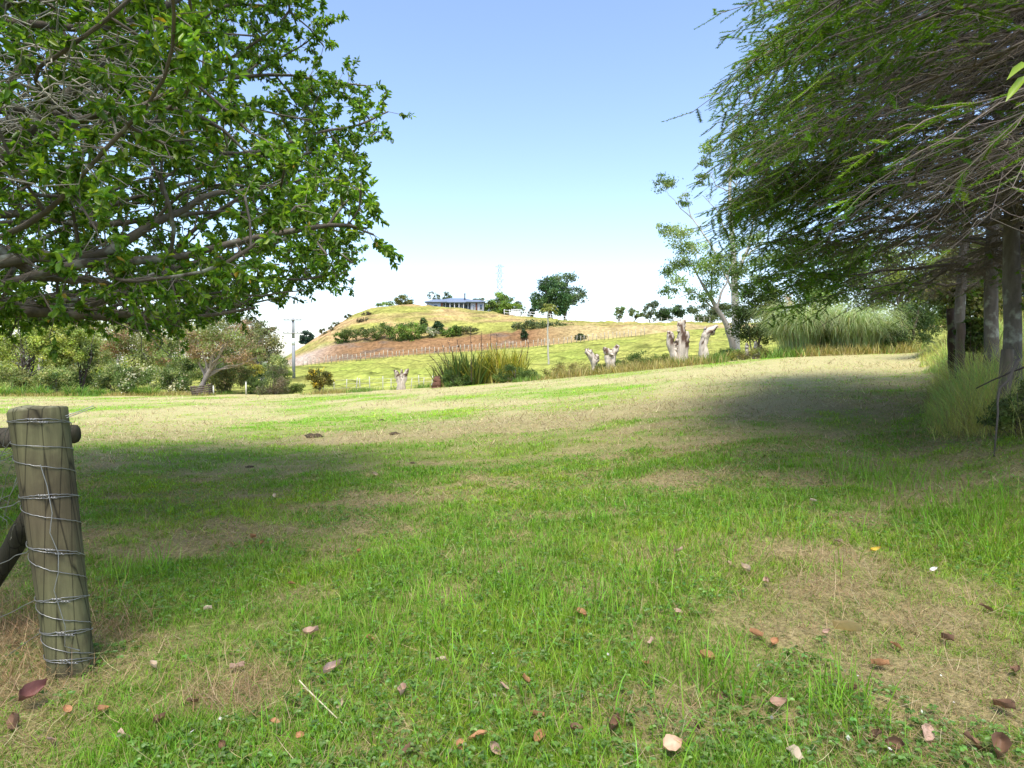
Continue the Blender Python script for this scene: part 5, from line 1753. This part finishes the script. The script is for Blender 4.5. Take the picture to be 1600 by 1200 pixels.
# ------------------------------------------------------------------ fallen leaves, each its own thing
def dead_leaf(name, n, asp, col, seed):
    r = np.random.default_rng(seed)
    u, v = np.meshgrid(np.linspace(0, 1, 9), np.linspace(-1, 1, 7), indexing='ij')
    wdt = np.sin(np.clip(u * 1.02, 0, 1) ** .8 * math.pi) ** .75 * asp * (1 + .08 * np.sin(u * 19))
    x = u - .5
    y = v * wdt * .5
    z = .22 * (v ** 2) * r.uniform(.3, 2.0) + .35 * r.uniform(-.6, 1.5) * (u - .4) ** 2 + .03 * np.sin(u * 9 + v * 3 + seed) + .02
    ii = np.arange(63).reshape(9, 7)
    q = np.stack([ii[:-1, :-1], ii[1:, :-1], ii[1:, 1:], ii[:-1, 1:]], -1).reshape(-1, 4)
    c = np.array(col) * np.exp(r.normal(0, .08, (63, 1)))
    c = c * np.where(np.abs(v.reshape(-1, 1)) < .2, .8, 1)
    mb = MB()
    mb.add(np.stack([x, y, z], -1).reshape(-1, 3), q=q, c=c)
    tubes(mb, np.array([[-.5, 0, .02], [-.62, .01, .03], [-.75, .03, .02]]), .012, 4, np.array(col) * .7)
    return mb.build(name, M_DEADLEAF)


KIND = {
    'pink': ("pinkish tan dead leaf lying curled on the lawn", (.46, .31, .23), .55),
    'orange': ("orange-brown dead leaf lying on the lawn", (.41, .21, .10), .62),
    'cream': ("pale cream dead leaf lying in the short grass", (.58, .46, .33), .5),
    'brown': ("dull brown shrivelled dead leaf in the grass", (.20, .115, .07), .6)}
protos = {}
used_p = set()
LV = [(908, 968, 'orange', 20), (1166, 900, 'cream', 22), (780, 903, 'cream', 13), (487, 1000, 'pink', 26), (629, 1095, 'pink', 26), (787, 1083, 'pink', 20), (1105, 1040, 'orange', 34), (1010, 1052, 'orange', 18),
      (748, 1163, 'orange', 32), (838, 1130, 'orange', 26), (843, 1170, 'orange', 28), (1447, 1162, 'pink', 40), (1020, 1012, 'pink', 16), (1376, 1053, 'orange', 26), (1060, 965, 'pink', 16),
      (240, 1052, 'cream', 18), (370, 1055, 'pink', 22), (160, 1120, 'orange', 26), (105, 1122, 'orange', 20), (533, 1118, 'cream', 20), (430, 1140, 'orange', 18), (470, 1165, 'orange', 18), (575, 1010, 'orange', 18),
      (1400, 1020, 'orange', 20), (1210, 1015, 'orange', 20), (1180, 1003, 'orange', 22), (900, 1155, 'brown', 24), (960, 1150, 'brown', 30), (1520, 1175, 'brown', 40), (1570, 1120, 'brown', 36), (1560, 1185, 'brown', 44), (1370, 1165, 'brown', 34),
      (1395, 1175, 'brown', 30), (1235, 1195, 'cream', 34), (1200, 920, 'pink', 16), (1140, 888, 'pink', 14), (1060, 870, 'pink', 16), (690, 1045, 'cream', 16), (720, 1180, 'orange', 24), (775, 1185, 'pink', 26), (820, 1075, 'orange', 20),
      (930, 905, 'pink', 14), (1310, 855, 'pink', 13), (1270, 790, 'cream', 10), (395, 845, 'orange', 16), (410, 855, 'orange', 12), (560, 870, 'orange', 12), (455, 920, 'orange', 14), (325, 960, 'cream', 12), (585, 745, 'cream', 10), (430, 780, 'cream', 12),
      (1480, 1010, 'brown', 22), (1540, 960, 'brown', 20), (1590, 1060, 'brown', 24), (250, 1140, 'brown', 22), (300, 1110, 'brown', 22), (80, 1170, 'pink', 26), (30, 1140, 'brown', 30), (190, 1165, 'pink', 22), (350, 1180, 'brown', 20), (640, 1185, 'brown', 20), (1090, 1150, 'brown', 20), (1330, 1090, 'brown', 22), (1290, 1000, 'pink', 14), (1130, 1100, 'brown', 20)]
GL = "fallen leaves on the lawn"
nk = 0
for a, b_, kd_, sz in LV:
    p = hit(a, b_)
    vi = (kd_, nk % 3)
    nk += 1
    if vi not in protos:
        protos[vi] = dead_leaf("fallen_leaf", 1, KIND[kd_][2], KIND[kd_][1], 300 + nk)
        o = protos[vi]
    else:
        o = protos[vi].copy()
        COL.objects.link(o)
    s = sz * .86 * p[1] / 1000
    o.location = (p[0], p[1], p[2] + .03)
    o.scale = (s * 1.15, s * 1.15, s * 1.15)
    o.rotation_euler = (rng.normal(.25, .45), rng.normal(0, .45), rng.uniform(0, 6.28))
    tag(o, KIND[kd_][0], "leaf", GL + ", " + {'pink': 'pinkish', 'orange': 'orange', 'cream': 'cream', 'brown': 'dull brown'}[kd_])
for a, b_, lb, col, asp, s, rz in [(1325, 1003, "long curled pale yellow dead leaf in the right foreground", (.62, .50, .24), .15, .13, -.6), (1367, 872, "bright yellow leaf on the dry clippings at right", (.60, .42, .05), .4, .075, .1),
                                   (1457, 905, "small white feather-like leaf in the right grass", (.75, .74, .70), .35, .07, .4), (1050, 1187, "big cream and orange curled leaf at the bottom edge", (.62, .42, .28), .8, .078, .3),
                                   (1216, 1118, "folded reddish-brown leaf right of bottom centre", (.34, .21, .14), .6, .07, -.2), (50, 1108, "dark reddish leaf low beside the strainer post", (.22, .10, .085), .6, .11, 1.2),
                                   (517, 1066, "torn pale pink strip-like leaf at lower left centre", (.58, .43, .36), .35, .10, .9)]:
    o = dead_leaf("fallen_leaf", 1, asp, col, int(a))
    p = hit(a, b_)
    o.location = (p[0], p[1], p[2] + .05)
    o.scale = (s, s, s)
    o.rotation_euler = (.45, -.1, rz)
    tag(o, lb, "leaf", "fallen leaves on the lawn, distinct ones")
# dark soil clods turned up in the turf
for a, b_, s_, lb in [(390, 731, .07, "small black soil clod on the shaded turf at left"), (490, 684, .2, "widest flat heap of dark turned soil left of centre"), (596, 658, .10, "far dark soil clod on the pale turf"), (617, 679, .13, "dark soil clod in the bright green grass left of centre"), (646, 724, .05, "tiny dark soil clod in green grass near the centre")]:
    p = hit(a, b_)
    th, ph = np.meshgrid(np.linspace(0, math.pi, 8), np.arange(12) / 12 * 2 * math.pi, indexing='ij')
    rr = s_ * rng.uniform(.7, 1.25, th.shape)
    rr[0] = rr[0, 0]
    rr[-1] = rr[-1, 0]
    v = np.stack([np.sin(th) * np.cos(ph) * 1.3, np.sin(th) * np.sin(ph), np.cos(th) * .4], -1) * rr[..., None] * .72
    ii = np.arange(96).reshape(8, 12)
    mb = MB()
    mb.add(v.reshape(-1, 3), q=np.stack([ii[:-1], ii[1:], np.roll(ii[1:], -1, 1), np.roll(ii[:-1], -1, 1)], -1).reshape(-1, 4), c=(.085, .065, .042))
    o = mb.build("soil_clod", M_GROUND)
    o.location = p + np.array([0, 0, s_ * .12])
    tag(o, lb, "clod", "dark soil clods on the lawn")
# tiny white petals
mb = MB()
pq = np.array([hit(a, b_) for a, b_ in [(1320, 1065), (1340, 1072), (1325, 1140), (1350, 1155), (1205, 1140), (1220, 1135), (1470, 1070), (1490, 1112), (1130, 1160), (1390, 1190), (1325, 1172), (1440, 1130), (775, 1105), (690, 990), (770, 1035), (950, 1035), (1185, 1055), (910, 1105), (230, 1125), (300, 1160), (345, 1140), (420, 1030)]]) + np.array([0, 0, .04])
flecks(mb, pq, .019, vary((.6, .58, .52), len(pq), .05, .02), up=2, asp=.7)
tag(mb.build("petals", M_DEADLEAF), "tiny white petals scattered in the foreground grass", "petals", kind="stuff")
# curved dead stalk in the lower left grass
mb = MB()
p0, p1, p2 = hit(468, 1098), hit(500, 1115), hit(535, 1142)
tubes(mb, np.array([p0 + [0, 0, .09], p0 * .6 + p1 * .4 + [0, 0, .07], p1 + [0, 0, .05], p2 + [0, 0, .03]]), np.array([.003, .0035, .003, .002]), 5, (.6, .53, .36))
tag(mb.build("dead_stalk", M_STRAW), "curved straw-coloured dead stalk lying in the lower left grass", "stalk")
mb = MB()
b_ = hit(122, 788)
tubes(mb, curve_pts(at(120, 790, b_[1]) - np.array([0, 0, .02]), at(168, 738, b_[1] - .1), (0, 0, .01), 8, .004), np.linspace(.003, .001, 8), 4, (.42, .38, .22))
tag(mb.build("dead_stalk", M_STRAW), "thin upright straw stalk leaning right beside the strainer post", "stalk")
